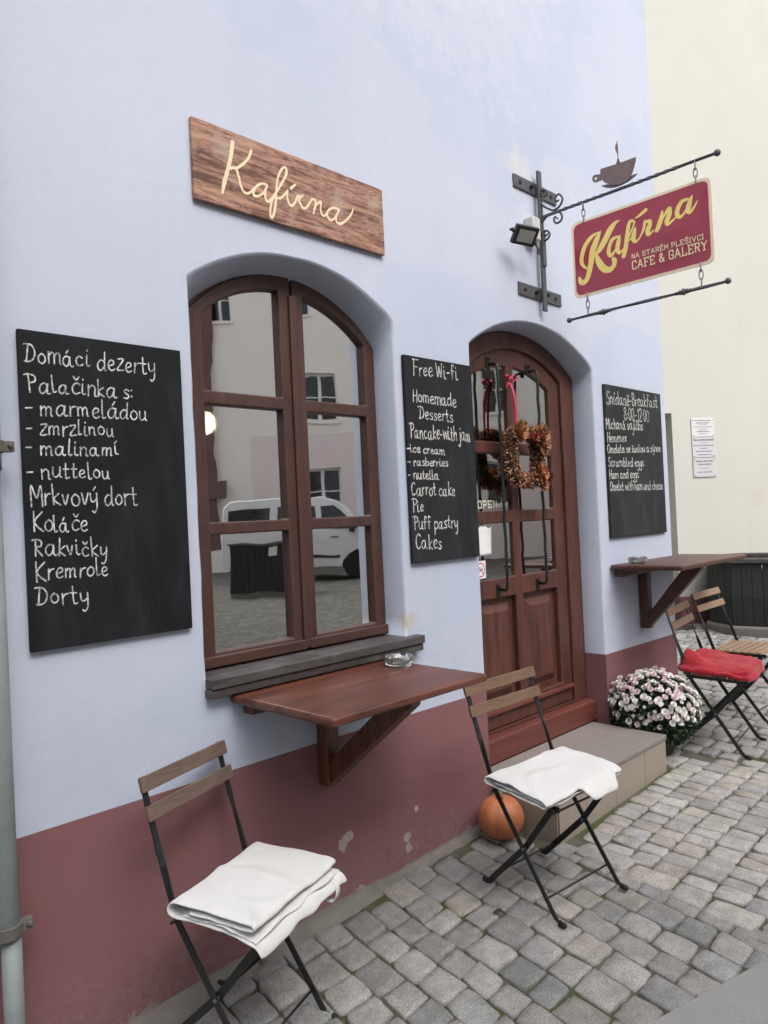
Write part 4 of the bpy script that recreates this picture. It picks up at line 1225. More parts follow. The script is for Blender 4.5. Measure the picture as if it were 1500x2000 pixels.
# rod: square bar twisted along part of its length, ball end
g = MB()
pts = []; wd = []
for k in range(121):
    t = k / 120; y = -0.040 - t * 0.935
    tw = 0.0
    if 0.12 < t: tw = (t - 0.12) * 34 if t < 0.42 else 0.30 * 34
    if t > 0.55: tw += (min(t, 0.82) - 0.55) * 34
    pts.append((0, y, 0.128 + 0.001 * math.sin(t * 9))); wd.append((math.cos(tw), 0, math.sin(tw)))
g.bar(pts, 0.0135, 0.0135, wd)
g.lathe([(0.001, -0.016)] + [(0.016 * math.sin(PI * i / 10), -0.016 * math.cos(PI * i / 10)) for i in range(1, 10)] + [(0.001, 0.016)], 14, (0, -0.985, 0.128))
g.build('rod', M['iron'], br, bevel=0.001)
for S in (SCROLL_UP, SCROLL_LOW):
    pp = spline(S, 5); n = len(pp)
    g = MB(); g.tube([(0.0, a, b - 3.0) for a, b in pp], [0.0058 if 3 < i < n - 3 else 0.004 for i in range(n)], 8)
    g.build('scroll', M['iron'], br, smooth=True)
cup = MB()
fx = lambda a, b, d: (d, a, b - 3.0)
cup.prism(CUP_OUTLINE, fx, -0.003, 0.003)
cup.prism(SAUCER_OUTLINE, fx, 0.0035, 0.007)
cup_o = cup.build('cup', M['rust'], br)
# ring handle with its hole
ho = Vector((HANDLE_HOLE[0][0], HANDLE_HOLE[0][1] - 3.0)); hr = abs(HANDLE_HOLE[1][0] - HANDLE_HOLE[0][0])
hl = MB(); n = len(HANDLE_OUTLINE); vs = []
for (a, b) in HANDLE_OUTLINE:
    v = Vector((a, b - 3.0)); d = (v - ho).normalized(); q = ho + d * hr * 1.3
    for x in (-0.003, 0.003): vs += [(x, v.x, v.y), (x, q.x, q.y)]
fs = []
for i in range(n):
    j = (i + 1) % n
    fs += [(4 * i, 4 * j, 4 * j + 1, 4 * i + 1), (4 * i + 2, 4 * i + 3, 4 * j + 3, 4 * j + 2), (4 * i, 4 * i + 2, 4 * j + 2, 4 * j), (4 * i + 1, 4 * j + 1, 4 * j + 3, 4 * i + 3)]
hl.add(vs, fs); hl.build('handle', M['rust'], cup_o)
st = MB(); st.prism(STEAM_OUTLINE, lambda a, b, d: (d + 0.006 * math.sin((b - 3.2) * 40), a, b - 3.0), 0.0035, 0.0065); st.build('steam', M['rust'], cup_o)

# ------------------------------------------------------------------ hanging enamel sign
hs = thing('hanging_sign', 'dark red enamel sign with yellow Kafírna lettering hanging from the iron bracket', 'sign', (XR, -0.584, 2.834))
OY, OZ = -0.584, 2.834
def rrect(y0, y1, z0, z1, r, n=6):
    out = []
    for (cy, cz, a0) in ((y1 - r, z1 - r, 0), (y0 + r, z1 - r, 90), (y0 + r, z0 + r, 180), (y1 - r, z0 + r, 270)):
        for k in range(n + 1):
            t = math.radians(a0 + 90 * k / n)
            out.append((cy + r * math.cos(t), cz + r * math.sin(t)))
    return out
fx = lambda a, b, d: (d, a, b)
g = MB(); g.prism(rrect(-0.366, 0.366, -0.201, 0.201, 0.034), fx, -0.0015, 0.0060); g.build('border', M['enamel_cream'], hs)
# buckled face
g = MB()
outl = rrect(-0.352, 0.353, -0.187, 0.188, 0.030, 8)
NU, NV = 60, 34
def inside(y, z):
    r = 0.030; ay = abs(y) - (0.352 - r); az = abs(z) - (0.1875 - r)
    return not (ay > 0 and az > 0 and ay * ay + az * az > r * r)
def buckle(y, z):
    return -0.0016 - 0.0045 * math.exp(-((y + 0.17) ** 2 + (z + 0.005) ** 2) / 0.006) * 1.0 - 0.002 * math.exp(-((y + 0.29) ** 2 + (z - 0.13) ** 2) / 0.004) - 0.0007 * (1 + noise.noise((y * 6, z * 6, 3)))
vs = []; fs = []
for j in range(NV + 1):
    for i in range(NU + 1):
        y = -0.352 + 0.705 * i / NU; z = -0.187 + 0.375 * j / NV
        # pull grid corners onto the rounded outline
        r = 0.030; ay = abs(y) - (0.352 - r); az = abs(z) - (0.1875 - r)
        if ay > 0 and az > 0:
            q = math.hypot(ay, az)
            if q > r: y = math.copysign(0.352 - r + ay * r / q, y); z = math.copysign(0.1875 - r + az * r / q, z)
        vs.append((buckle(y, z), y, z))
for j in range(NV):
    for i in range(NU):
        k = j * (NU + 1) + i
        fs.append((k, k + NU + 1, k + NU + 2, k + 1))
g.add(vs, fs)
g.build('panel', M['enamel_red'], hs, smooth=True, fix=False)
ink = Ink(lambda a, b, d: (buckle(a - OY, b - OZ) - 0.0006 - d, a - OY, b - OZ))
for stx in BRUSH_SCRIPT: ink.stroke(spline(stx, 7))
ink.build('brush_lettering', M['yellow_paint'], hs)
ink = Ink(lambda a, b, d: (buckle(a - OY, b - OZ) - 0.0006 - d, a - OY, b - OZ))
for (txt, a0, b0, a1, b1, cap), w in zip(SLAB_LINES, (0.0036, 0.0056)): text_line(ink, txt, a0, b0, a1, b1, cap, w, SLAB)
ink.build('block_lettering', M['pale_yellow'], hs)
def chain(name, y, z_top, z_bot, parent):
    """oval links, alternately turned"""
    g = MB(); n = 3; h = (z_top - z_bot) / n
    for k in range(n):
        zc = z_top - h * (k + 0.5); L_ = h * 0.66; wdt = 0.0095
        pts = []
        for i in range(16):
            t = 2 * PI * i / 16
            a = math.cos(t) * wdt; b = math.sin(t) * L_
            pts.append((0, y + a, zc + b) if k % 2 else (a, y + 0.003 * math.cos(t), zc + b))
        g.tube(pts, 0.0028, 6, closed=True)
    return g.build(name, M['chain'], parent, smooth=True)
for y in (-0.275 + OY * 0 - 0.022, 0.292):
    chain('chain', y, 0.292, 0.186, hs)
for y in (-0.300, 0.292):
    chain('chain', y, -0.186, -0.300, hs)
# bar hung below
g = MB()
pts = []; wd = []
for k in range(81):
    t = k / 80; pts.append((0, 0.400 - 0.815 * t, -0.303 + 0.0015 * math.sin(t * 5))); wd.append((math.cos(t * 5), 0, math.sin(t * 5)))
g.bar(pts, 0.012, 0.012, wd)
for yy in (0.405, -0.420): g.lathe([(0.001, -0.014)] + [(0.0145 * math.sin(PI * i / 8), -0.0145 * math.cos(PI * i / 8)) for i in range(1, 8)] + [(0.001, 0.014)], 12, (0, yy, -0.303))
for yy in (0.205, -0.215):
    for k, r_ in ((-2, 0.009), (-1, 0.012), (0, 0.0165), (1, 0.012), (2, 0.009)):
        y0 = yy + k * 0.017
        g.tube([(0, y0 - 0.009, -0.303), (0, y0 - 0.004, -0.303), (0, y0 + 0.004, -0.303), (0, y0 + 0.009, -0.303)], [r_ * 0.6, r_, r_, r_ * 0.6], 12)
g.build('lower_bar', M['iron'], hs, bevel=0.001)

# ------------------------------------------------------------------ floodlight
fl = thing('floodlight', 'small black floodlight with white junction box beside the iron bracket', 'floodlight', (3.33, 0, 2.95))
g = MB(); g.box((0.125, -0.062, 0.030), (0.200, -0.001, 0.155)); g.build('junction_box', M['junction'], fl, bevel=0.010, seg=3)
def tilt(o, loc): o.location = loc; o.scale = (0.78, 0.78, 0.78); o.rotation_euler = (math.radians(40), math.radians(4), math.radians(-22)); return o
g = MB(); g.box((-0.085, -0.018, -0.062), (0.085, 0.018, 0.062))
for k in range(6): g.box((-0.06 + k * 0.022, 0.0185, -0.045), (-0.052 + k * 0.022, 0.032, 0.045))
hd = tilt(g.build('housing', M['black_metal'], fl, bevel=0.005), (-0.040, -0.115, -0.010))
g = MB(); g.box((-0.060, -0.0205, -0.040), (0.060, -0.0185, 0.040)); g.build('lens', M['led'], hd)
g = MB(); g.box((-0.112, -0.030, 0.010), (-0.088, 0.004, 0.034)); g.box((-0.130, -0.022, 0.014), (-0.113, -0.004, 0.030)); g.build('sensor', M['dark_trim'], hd, bevel=0.003)
g = MB()
g.bar([(0.10, -0.07, 0.010), (0.09, -0.10, -0.02), (0.060, -0.115, -0.012)], 0.022, 0.004, (0, 0, 1))
g.bar([(0.10, -0.07, 0.0), (0.105, -0.10, -0.04), (0.10, -0.105, -0.075)], 0.018, 0.004, (1, 0, 0))
g.tube([(0.115, -0.03, 0.03), (0.08, -0.06, 0.045), (0.0, -0.09, 0.035), (-0.04, -0.10, 0.02)], 0.004, 6)
g.build('yoke', M['black_metal'], fl)

# ------------------------------------------------------------------ wall tables
def wall_table(x0, x1, z, depth, post, tmat, pmat, label, zb):
    t = thing('wall_table', label, 'wall table', (x0, 0, z), 0, 'wooden wall tables in front of the cafe')
    w = x1 - x0
    MB().box((0, -depth, -0.030), (w, -0.004, 0.0)).build('tabletop', tmat, t, bevel=0.011, seg=3)
    MB().box((0.055, -0.060, -0.078), (w - 0.055, -0.002, -0.031)).build('cleat', tmat, t, bevel=0.006)
    pw = 0.064
    MB().box((post, -0.062, zb - z), (post + pw, -0.003, -0.079)).build('post', pmat, t, bevel=0.005)
    # diagonal brace, cut flush under the top and against the post
    zf = zb - z
    g = MB()
    prof = [(-0.0625, zf + 0.012), (-0.0625, zf + 0.100), (-depth + 0.145, -0.0305), (-depth + 0.045, -0.0305), (-depth + 0.050, -0.055)]
    g.prism(prof, lambda a, b, d: (d, a, b), post + 0.006, post + pw - 0.006)
    g.build('brace', pmat, t, bevel=0.004)
    return t
wall_table(1.468, 2.232, 0.925, 0.558, 0.386, M['table_wood'], M['post_wood'], 'reddish wooden wall table under the window sill on one triangular bracket', 0.500)
wall_table(4.205, 5.215, 1.168, 0.452, 0.360, M['dark_table_wood'], M['dark_table_wood'], 'darker brown wall table under the breakfast chalkboard beside the corner', 0.735)

# ------------------------------------------------------------------ ashtrays
def ashtray(label, loc):
    g = MB()
    def notch(t, z):
        return 1.0
    seg = 48
    prof = [(0.040, 0.0), (0.052, 0.002), (0.056, 0.010), (0.057, 0.034), (0.053, 0.040), (0.046, 0.038), (0.043, 0.016), (0.036, 0.010), (0.001, 0.009)]
    vs = []
    for r, z in prof:
        for k in range(seg):
            t = 2 * PI * k / seg
            zz = z
            if z > 0.030:
                d = min(abs(((t - c + PI) % (2 * PI)) - PI) for c in (0.4, 2.5, 4.6))
                if d < 0.16: zz = z - 0.011
            vs.append((r * math.cos(t), r * math.sin(t), zz))
    fs = []
    for i in range(len(prof) - 1):
        for k in range(seg): fs.append((i * seg + k, i * seg + (k + 1) % seg, (i + 1) * seg + (k + 1) % seg, (i + 1) * seg + k))
    fs.append(tuple(reversed(range(seg)))); fs.append(tuple((len(prof) - 1) * seg + k for k in range(seg)))
    g.add(vs, fs)
    o = g.build('ashtray', M['clear_glass'], None, smooth=True)
    o.location = loc
    tag(o, label, 'ashtray', 'glass ashtrays on the wall tables')
ashtray('clear glass ashtray on the reddish table under the window', (2.165, -0.165, 0.9258))
ashtray('clear glass ashtray on the dark table under the breakfast chalkboard', (4.34, -0.12, 1.1688))

# ------------------------------------------------------------------ folding chairs
def side(s, u):                                        # the bar from backrest to front foot
    pts = []; wd = []
    path = [(-0.252, 0.822), (-0.225, 0.735), (-0.197, 0.655), (-0.182, 0.612), (-0.168, 0.575), (-0.132, 0.470), (-0.118, 0.430), (0.020, 0.232), (0.158, 0.036), (0.170, 0.021), (0.184, 0.0115), (0.200, 0.0105)]
    ang = [0, 0, 0, 30, 75, 90, 90, 90, 90, 90, 90, 90]
    for (v, z), a in zip(path, ang):
        pts.append((u, -v, z)); q = math.radians(a)
        wd.append((math.cos(q) * s, math.sin(q), math.sin(q) * 0.65))
    return pts, wd
def make_chair(label, slat_mat):
    t = thing('folding_chair', label, 'chair', (0, 0, 0), 0, 'folding bistro chairs in front of the cafe')
    bmtl = M['black_metal']
    for s in (-1, 1):
        pts, wd = side(s, 0.184 * s)
        o = MB().bar(pts, 0.021, 0.0065, wd).build('back_upright', bmtl, t, bevel=0.0015)
        g = MB(); e = pts[-1]; g.tube([(e[0], e[1] + 0.012, e[2] + 0.001), (e[0], e[1] - 0.010, e[2] + 0.001), (e[0], e[1] - 0.016, e[2] + 0.004)], [0.0105, 0.0105, 0.006], 10); g.build('foot', M['rubber'], o, smooth=True)
        u = 0.170 * s
        pl = [(u, -0.172, 0.434), (u, -0.02, 0.232), (u, 0.176, 0.036), (u, 0.190, 0.020), (u, 0.203, 0.0115), (u, 0.218, 0.0105)]
        o = MB().bar(pl, 0.024, 0.006, (0, 1, 0.7)).build('leg', bmtl, t, bevel=0.0015)
        g = MB(); e = pl[-1]; g.tube([(e[0], e[1] - 0.012, e[2] + 0.001), (e[0], e[1] + 0.010, e[2] + 0.001), (e[0], e[1] + 0.016, e[2] + 0.004)], [0.0105, 0.0105, 0.006], 10); g.build('foot', M['rubber'], o, smooth=True)
        MB().bar([(0.158 * s, 0.148, 0.431), (0.158 * s, -0.196, 0.431)], 0.020, 0.005, (0, 0, 1)).build('seat_rail', bmtl, t, bevel=0.0012)
        g = MB(); g.tube([(0.190 * s, -0.022, 0.2325), (0.163 * s, -0.022, 0.2325)], 0.006, 8); g.build('rivet', M['chain'], t)
    for (v, z, h) in ((0.128, 0.080, 0.187), (-0.140, 0.075, 0.172), (-0.150, 0.402, 0.170), (0.150, 0.400, 0.170)):
        g = MB(); g.tube([(-h, -v, z), (h, -v, z)], 0.0042, 8); g.build('crossbar', bmtl, t, smooth=True)
    for k in range(7):
        v = -0.138 + k * 0.0495
        sl_ = MB().box((-0.190, -v - 0.0185, 0.4425), (0.190, -v + 0.0185, 0.4555)).build('seat_slat', slat_mat, t, bevel=0.003)
        sl_.rotation_euler = (0, 0, 0)
    for zc in (0.804, 0.724):
        v = -0.252 + (0.822 - zc) * 0.33
        g = MB(); g.box((-0.206, -0.0065, -0.0225), (0.206, 0.0065, 0.0225))
        o = g.build('back_slat', slat_mat, t, bevel=0.003)
        o.location = (0, -v - 0.0105, zc); o.rotation_euler = (math.radians(-18), 0, 0)
    return t
def orient(o, x, y, a, ru, pv, dz=0.0):
    R_ = Matrix.Rotation(a, 4, 'Z') @ Matrix.Rotation(-ru, 4, 'Y') @ Matrix.Rotation(-pv, 4, 'X')
    o.matrix_world = Matrix.Translation((x, y, 0.035 * (x - 2.84) + dz)) @ R_
CH = [(1.285, -0.296, 0.363, -0.010, -0.055, 0.004), (2.594, -0.563, -0.159, 0.050, -0.029, 0.004), (4.594, -0.462, 0.117, 0.025, -0.040, 0.004), (5.270, -0.403, -0.045, 0.024, 0.020, 0.006)]
chair = make_chair('folding chair nearest the camera, greyish brown slats, white blanket on its seat', M['grey_slat_wood'])
orient(chair, *CH[0])
def chair_copy(label, mat, c):
    t = copy_tree(chair)
    t['label'] = label
    orient(t, *c)
    for ch in t.children:
        if ch.name.startswith(('seat_slat', 'back_slat')):
            ch.data = ch.data.copy(); ch.data.materials[0] = mat
    return t
chair_copy('folding chair with white folded towel on its seat in front of the door step', M['slat_wood'], CH[1])
chair_copy('folding chair carrying a red blanket beside the flowering plant', M['slat_wood'], CH[2])
chair_copy('empty folding chair with bare wooden seat slats behind the red blanket', M['pale_slat_wood'], CH[3])

# ------------------------------------------------------------------ folded blankets
def place(o, c, z=0.456):
    """set a thing on the seat of the chair placed by c"""
    R_ = Matrix.Rotation(c[2], 4, 'Z') @ Matrix.Rotation(-c[3], 4, 'Y') @ Matrix.Rotation(-c[4], 4, 'X')
    o.matrix_world = Matrix.Translation((c[0], c[1], 0.035 * (c[0] - 2.84) + c[5])) @ R_ @ Matrix.Translation((0, 0, z))
def sheet(path_fn, NS, NU_, u0, u1, thick, seed, amp, fmod=None):
    """a folded sheet: path_fn(s, u) -> (v, z); swept along u, then thickened"""
    g = MB()
    for i in range(NU_ + 1):
        u = u0 + (u1 - u0) * i / NU_
        for j in range(NS + 1):
            s = j / NS
            v, z = path_fn(s, u)
            nz = amp * noise.noise((u * 7 + seed, v * 7, z * 9 + seed)) + amp * 0.5 * noise.noise((u * 17 + seed, v * 15, z * 30))
            uu_ = u + 0.006 * noise.noise((v * 9, z * 40, seed)) 
            cre = max(0.0, 1 - abs(noise.noise((u * 6 + seed, v * 4.5 + u * 3, seed))) * 5.0)
            endw = 0.010 * noise.noise((u * 13 + seed, s * 2.0, 4.0)) * (1 if (s < 0.12 or s > 0.88) else 0.35)
            p = (uu_ + 0.004 * noise.noise((v * 30, s * 9, seed + 5)), -v - endw, z + nz + 0.0065 * cre)
            if fmod: p = fmod(p, s, u)
            g.v.append(p)
    for i in range(NU_):
        for j in range(NS):
            k = i * (NS + 1) + j
            g.f.append((k, k + NS + 1, k + NS + 2, k + 1))
    return g
def poly_path(P):
    """arc-length parameter along a smooth polyline of (v, z)"""
    Q = spline(P, 8)
    d = [0]
    for a, b in zip(Q, Q[1:]): d.append(d[-1] + math.hypot(b[0] - a[0], b[1] - a[1]))
    def f(s):
        t = s * d[-1]
        for i in range(len(d) - 1):
            if t <= d[i + 1] or i == len(d) - 2:
                q = (t - d[i]) / max(d[i + 1] - d[i], 1e-9)
                return tuple(a + (b - a) * q for a, b in zip(Q[i], Q[i + 1]))
    return f
def blanket(label, c, layers, u0, u1, seed, thick, strap=False, amp=0.004, fmod=None):
    t = thing('folded_blanket', label, 'blanket', (0, 0, 0), 0, 'white folded blankets on chairs')
    place(t, c)
    for k, P in enumerate(layers):
        f = poly_path(P)
        g = sheet(lambda s, u: f(s), 70, 26, u0 + 0.003 * k, u1 - 0.004 * k, thick, seed + k * 3.7, amp * (0.6 if k else 1), fmod)
        o = g.build('cloth_layer', M['white_cloth'], t, smooth=True, fix=False)
        md = o.modifiers.new('thickness', 'SOLIDIFY'); md.thickness = thick; md.offset = 0
        ms = o.modifiers.new('soft', 'SUBSURF'); ms.levels = 1; ms.render_levels = 1
    if strap:
        pts = [(0.150, -0.19, 0.012), (0.150, -0.222, 0.004), (0.147, -0.236, -0.022), (0.138, -0.226, -0.048), (0.128, -0.200, -0.040)]
        g = MB().bar([tuple(p) for p in spline(pts, 4)], 0.024, 0.0022, (1, 0, 0)); g.build('strap', M['white_cloth'], t, smooth=True)
    return t
# nearest chair: one big fold at the back, thick stack, lower layer hanging over the front edge
def droop1(p, s, u):
    x, y, z = p
    v = -y
    # the left front corner of the lower layer hangs down, the right front corner of the pile spreads
    if v > 0.10: z -= 0.10 * (v - 0.10) * max(0.0, (0.10 - u)) / 0.3 * (1.6 if s < 0.4 else 0.4)
    y -= 0.05 * (u / 0.2) * (1 if s < 0.4 else 0.6) * max(0, v + 0.1)
    return (x, y, z)
blanket('thick white blanket folded on the seat of the nearest chair', CH[0],
        [[(0.222, -0.022), (0.196, 0.006), (0.08, 0.008), (-0.02, 0.008), (-0.095, 0.010), (-0.114, 0.025), (-0.098, 0.043), (-0.02, 0.049), (0.07, 0.048), (0.172, 0.044), (0.190, 0.037), (0.180, 0.029), (0.10, 0.029), (-0.04, 0.030)],
         [(0.203, 0.014), (0.06, 0.018), (-0.06, 0.018)]], -0.232, 0.205, 1.3, 0.0075, True, 0.0065, droop1)
def droop2(p, s, u):
    x, y, z = p
    v = -y
    if v > 0.08: z -= 0.06 * (v - 0.08) * max(0.0, -u + 0.02) / 0.2
    if s > 0.5 and v > 0.13 and -0.02 < u < 0.16: y -= 0.035; z -= 0.030 * (v - 0.13) / 0.05
    return (x, y, z)
blanket('flat white towel folded on the chair in front of the step', CH[1],
        [[(0.192, 0.004), (0.08, 0.006), (-0.02, 0.006), (-0.105, 0.008), (-0.122, 0.020), (-0.108, 0.034), (-0.02, 0.036), (0.08, 0.034), (0.180, 0.030), (0.196, 0.016)],
         [(0.180, 0.019), (0.04, 0.021), (-0.07, 0.021)]], -0.232, 0.218, 8.1, 0.007, False, 0.004, droop2)

# red blanket: a soft bundled cushion of cloth with a crest at the back
rb = thing('red_blanket', 'bundled red blanket lying on the seat of the chair by the flowers', 'blanket')
place(rb, CH[2])
bm = bmesh.new()
bmesh.ops.create_cube(bm, size=2.0)
bmesh.ops.subdivide_edges(bm, edges=bm.edges[:], cuts=44, use_grid_fill=True)
for v in bm.verts:
    x, y, z = v.co
    d = (abs(x) ** 5 + abs(y) ** 5 + abs(z) ** 3) ** (1 / 4.6)
    x, y, z = x / d, y / d, z / d
    X = x * 0.222; Y = y * 0.195 - 0.005; Z = (z + 1) * 0.027
    top = max(0, z)
    Z += top * (0.078 * math.exp(-((X + 0.13) ** 2 / 0.004 + (Y - 0.13) ** 2 / 0.006)) + 0.026 * math.exp(-((X - 0.10) ** 2 / 0.012 + (Y - 0.12) ** 2 / 0.006)) - 0.020 * math.exp(-((X - 0.0) ** 2 / 0.003 + (Y - 0.12) ** 2 / 0.01)))
    # creases running across
    w = noise.noise((X * 5, Y * 7 + 3.0, Z * 6)); cr = math.sin(Y * 55 + X * 16 + 5 * w)
    rg = 1 - abs(noise.noise((X * 9 + 2, Y * 14, Z * 9))) * 2.4
    rg2 = 1 - abs(noise.noise((X * 22 + 7, Y * 17, Z * 16 + 3))) * 2.6
    f = 0.005 * cr * (0.3 + 0.7 * abs(noise.noise((X * 4, Y * 4, 6.0)))) + 0.009 * noise.noise((X * 10, Y * 10, Z * 14)) + 0.006 * max(rg, -0.3) + 0.0035 * max(rg2, -0.3)
    nrm = Vector((x / 0.22, y / 0.19, z / 0.06)).normalized()
    side_fold = 0.010 * math.sin(Z * 105 + X * 5) * (1 - top) * (1 if abs(z) < 0.8 else 0.3)
    v.co = Vector((X, Y, max(Z, 0.0))) + nrm * (f + side_fold)
    if Y < -0.10 and z < 0.5: v.co.z -= 0.020 * min(1, (-0.10 - Y) / 0.07)
    elif v.co.z < 0.002: v.co.z = 0.002
    if Y < -0.17: v.co.y -= 0.016
me = bpy.data.meshes.new('cloth'); bm.to_mesh(me); bm.free()
o = link('cloth', me, M['red_cloth'], rb, True)
ms = o.modifiers.new('soft', 'SUBSURF'); ms.levels = 1; ms.render_levels = 1

# ------------------------------------------------------------------ door step
stp = thing('doorstep', 'grey stone step with beige tiled riser in front of the brown door', 'step', (2.93, 0, 0))
MB().box((0, -0.388, 0.212), (1.112, 0.072, 0.240)).build('tread', M['step_top'], stp, bevel=0.006)
g = MB()
g.box((0.006, -0.372, -0.2), (1.106, -0.0, 0.2095)); g.build('core', M['mortar'], stp)
xs = [0.004, 0.245, 0.53, 0.85, 1.108]
for xa, xb in zip(xs, xs[1:]):
    MB().box((xa + 0.0015, -0.381, -0.06), (xb - 0.0015, -0.3725, 0.2105)).build('riser_tile', M['step_side'], stp, bevel=0.0012)
for s_, x in ((0, 0.0055), (1, 1.1065)):
    MB().box((x - 0.0005 - (0.007 if s_ == 0 else 0), -0.372, -0.06), (x + 0.0005 + (0.007 if s_ else 0), -0.002, 0.2105)).build('riser_tile', M['step_side'], stp)

# ------------------------------------------------------------------ pumpkin
pk = thing('pumpkin', 'orange pumpkin on the paving between wall and door step', 'pumpkin', (2.805, -0.150, gz(2.8, -0.15) + 0.006), 0.4)
pk.scale = (0.95, 0.95, 0.90)
g = MB()
prof = [(0.012, 0.010)] + [(0.112 * math.sin(t) ** 0.80, 0.108 - 0.104 * math.cos(t)) for t in [PI * k / 22 for k in range(2, 21)]] + [(0.012, 0.198)]
g.lathe(prof, 60, (0, 0, 0), lambda t, z: 1 + 0.050 * abs(math.cos(t * 4.5)) ** 0.7 - 0.034 + 0.012 * math.sin(t * 2 + z * 9))
g.build('skin', M['pumpkin'], pk, smooth=True)
g = MB(); g.tube([(0, 0, 0.190), (0.004, 0, 0.215), (0.016, 0.004, 0.238)], [0.020, 0.013, 0.015], 8); g.build('stem', M['stem'], pk, smooth=True)

# ------------------------------------------------------------------ chrysanthemum
BX, BY, BZ = 4.262, -0.225, 0.325
ch = thing('chrysanthemum', 'dome of pale pink and white chrysanthemums in a pot beside the door step', 'potted plant', (BX, BY, gz(BX, BY)))
g0 = gz(BX, BY)
hz_ = BZ - g0
g = MB(); g.lathe([(0.085, 0.0), (0.12, 0.16), (0.125, 0.165), (0.125, 0.185), (0.112, 0.185), (0.108, 0.15), (0.01, 0.15)], 24); g.build('pot', M['pot'], ch)
rc = random.Random(21)
RXY, RZU, RZD = 0.238, 0.200, 0.22
def dome(th, ph, k=1.0):
    """th from the top, ph round"""
    r = RXY * math.sin(th) * (1 + 0.07 * math.sin(ph * 3 + 1) + 0.05 * math.sin(ph * 7))
    z = math.cos(th) * (RZU if th < PI / 2 else RZD)
    return Vector((r * math.cos(ph), r * math.sin(ph), z)) * k
lf = MB()
for _ in range(4600):
    th = math.acos(rc.uniform(-0.92, 1)); ph = rc.uniform(0, 2 * PI)
    k = rc.uniform(0.55, 1.0) if th > 1.2 else rc.uniform(0.6, 0.94)
    p = dome(th, ph, k) + Vector((0, 0, hz_))
    if p.z < 0.03: continue
    d = (dome(th, ph).normalized() + Vector((rc.uniform(-.8, .8), rc.uniform(-.8, .8), rc.uniform(-.8, .5)))).normalized()
    sdir = d.cross(Vector((rc.uniform(-1, 1), rc.uniform(-1, 1), rc.uniform(-1, 1)))).normalized()
    Ls = rc.uniform(0.020, 0.040); w = Ls * rc.uniform(0.22, 0.34)
    up = d.cross(sdir) * Ls * 0.12
    lf.add([p, p + d * Ls * 0.35 + sdir * w - up, p + d * Ls * 0.7 + sdir * w * 0.75, p + d * Ls, p + d * Ls * 0.7 - sdir * w * 0.75, p + d * Ls * 0.35 - sdir * w - up, p + d * Ls * 0.5 + up],
           [(0, 1, 6), (1, 2, 6), (2, 3, 6), (3, 4, 6), (4, 5, 6), (5, 0, 6)])
lf.build('foliage', M['leaf'], ch, fix=False)
core = MB(); core.lathe([(0.02, -0.13)] + [(RXY * 0.62 * math.sin(t), -RZU * 0.62 * math.cos(t)) for t in [PI * k / 10 for k in range(3, 10)]] + [(0.01, RZU * 0.62)], 20, (0, 0, hz_)); core.build('inner_foliage', M['leaf'], ch)
def blossom(mat, seed, name):
    """a pompon flower of four rings of narrow petals"""
    q = random.Random(seed); g = MB()
    for ring_, (tilt_, L_, n) in enumerate(((0.10, 0.019, 13), (0.45, 0.0175, 12), (0.85, 0.014, 9), (1.20, 0.009, 6))):
        for k in range(n):
            a = 2 * PI * (k + 0.5 * (ring_ % 2)) / n + q.uniform(-.12, .12)
            el = tilt_ + q.uniform(-.12, .12)
            d = Vector((math.cos(a) * math.cos(el), math.sin(a) * math.cos(el), math.sin(el)))
            s_ = Vector((-math.sin(a), math.cos(a), 0)) * L_ * 0.30
            nrm = d.cross(s_).normalized() * L_ * 0.10
            b0 = Vector((0, 0, 0.001 + 0.001 * ring_))
            g.add([b0, b0 + d * L_ * 0.55 + s_, b0 + d * L_ + s_ * 0.4 + nrm, b0 + d * L_ - s_ * 0.4 + nrm, b0 + d * L_ * 0.55 - s_], [(0, 1, 2, 3, 4)])
    me = g.mesh(name, False); me.materials.append(mat)
    return me
var = [blossom(M['petal_pink'], 1, 'blossom'), blossom(M['petal_pink'], 2, 'blossom'), blossom(M['petal_white'], 3, 'blossom'), blossom(M['petal_white'], 4, 'blossom')]
spots = []
tries = 0
while len(spots) < 330 and tries < 30000:
    tries += 1
    th = math.acos(rc.uniform(-0.32, 1)); ph = rc.uniform(0, 2 * PI)
    p = dome(th, ph, rc.uniform(0.93, 1.07) * (1 + 0.10 * noise.noise((math.cos(ph) * 2, math.sin(ph) * 2, th * 2)))) + Vector((0, 0, hz_))
    if th > 1.25 and rc.random() < (th - 1.25) * 1.3: continue
    if any((p - s_[0]).length < 0.0225 for s_ in spots): continue
    nrm = (dome(th, ph).normalized() + Vector((0, 0, 0.25)) + Vector((rc.uniform(-.3, .3), rc.uniform(-.3, .3), rc.uniform(-.2, .3)))).normalized()
    spots.append((p, nrm, th))
wc = Vector((BX, BY, g0))
def facing(s_):
    v = CAM_POS - (wc + s_[0]); return s_[1].dot(v.normalized())
spots.sort(key=facing, reverse=True)
rest = MB()
for i, (p, nrm, th) in enumerate(spots):
    me = var[rc.choice((0, 1, 0, 1, 2)) if th < 1.05 else rc.choice((2, 3, 2, 3, 0))]
    sc_ = rc.choice((0.55, 0.8, 0.95, 1.05, 1.1, 1.18)) * rc.uniform(0.92, 1.06)
    mat_ = Matrix.Translation(p) @ nrm.to_track_quat('Z', 'Y').to_matrix().to_4x4() @ Matrix.Rotation(rc.uniform(0, 6), 4, 'Z') @ Matrix.Scale(sc_, 4)
    if i < 100:
        o = bpy.data.objects.new('blossom', me); COL.objects.link(o); o.parent = ch; o.matrix_local = mat_
    else:
        rest.add([mat_ @ v.co for v in me.vertices], [tuple(f.vertices) for f in me.polygons])
o = rest.build('blossoms', M['petal_white'], ch, fix=False); o['kind'] = 'stuff'

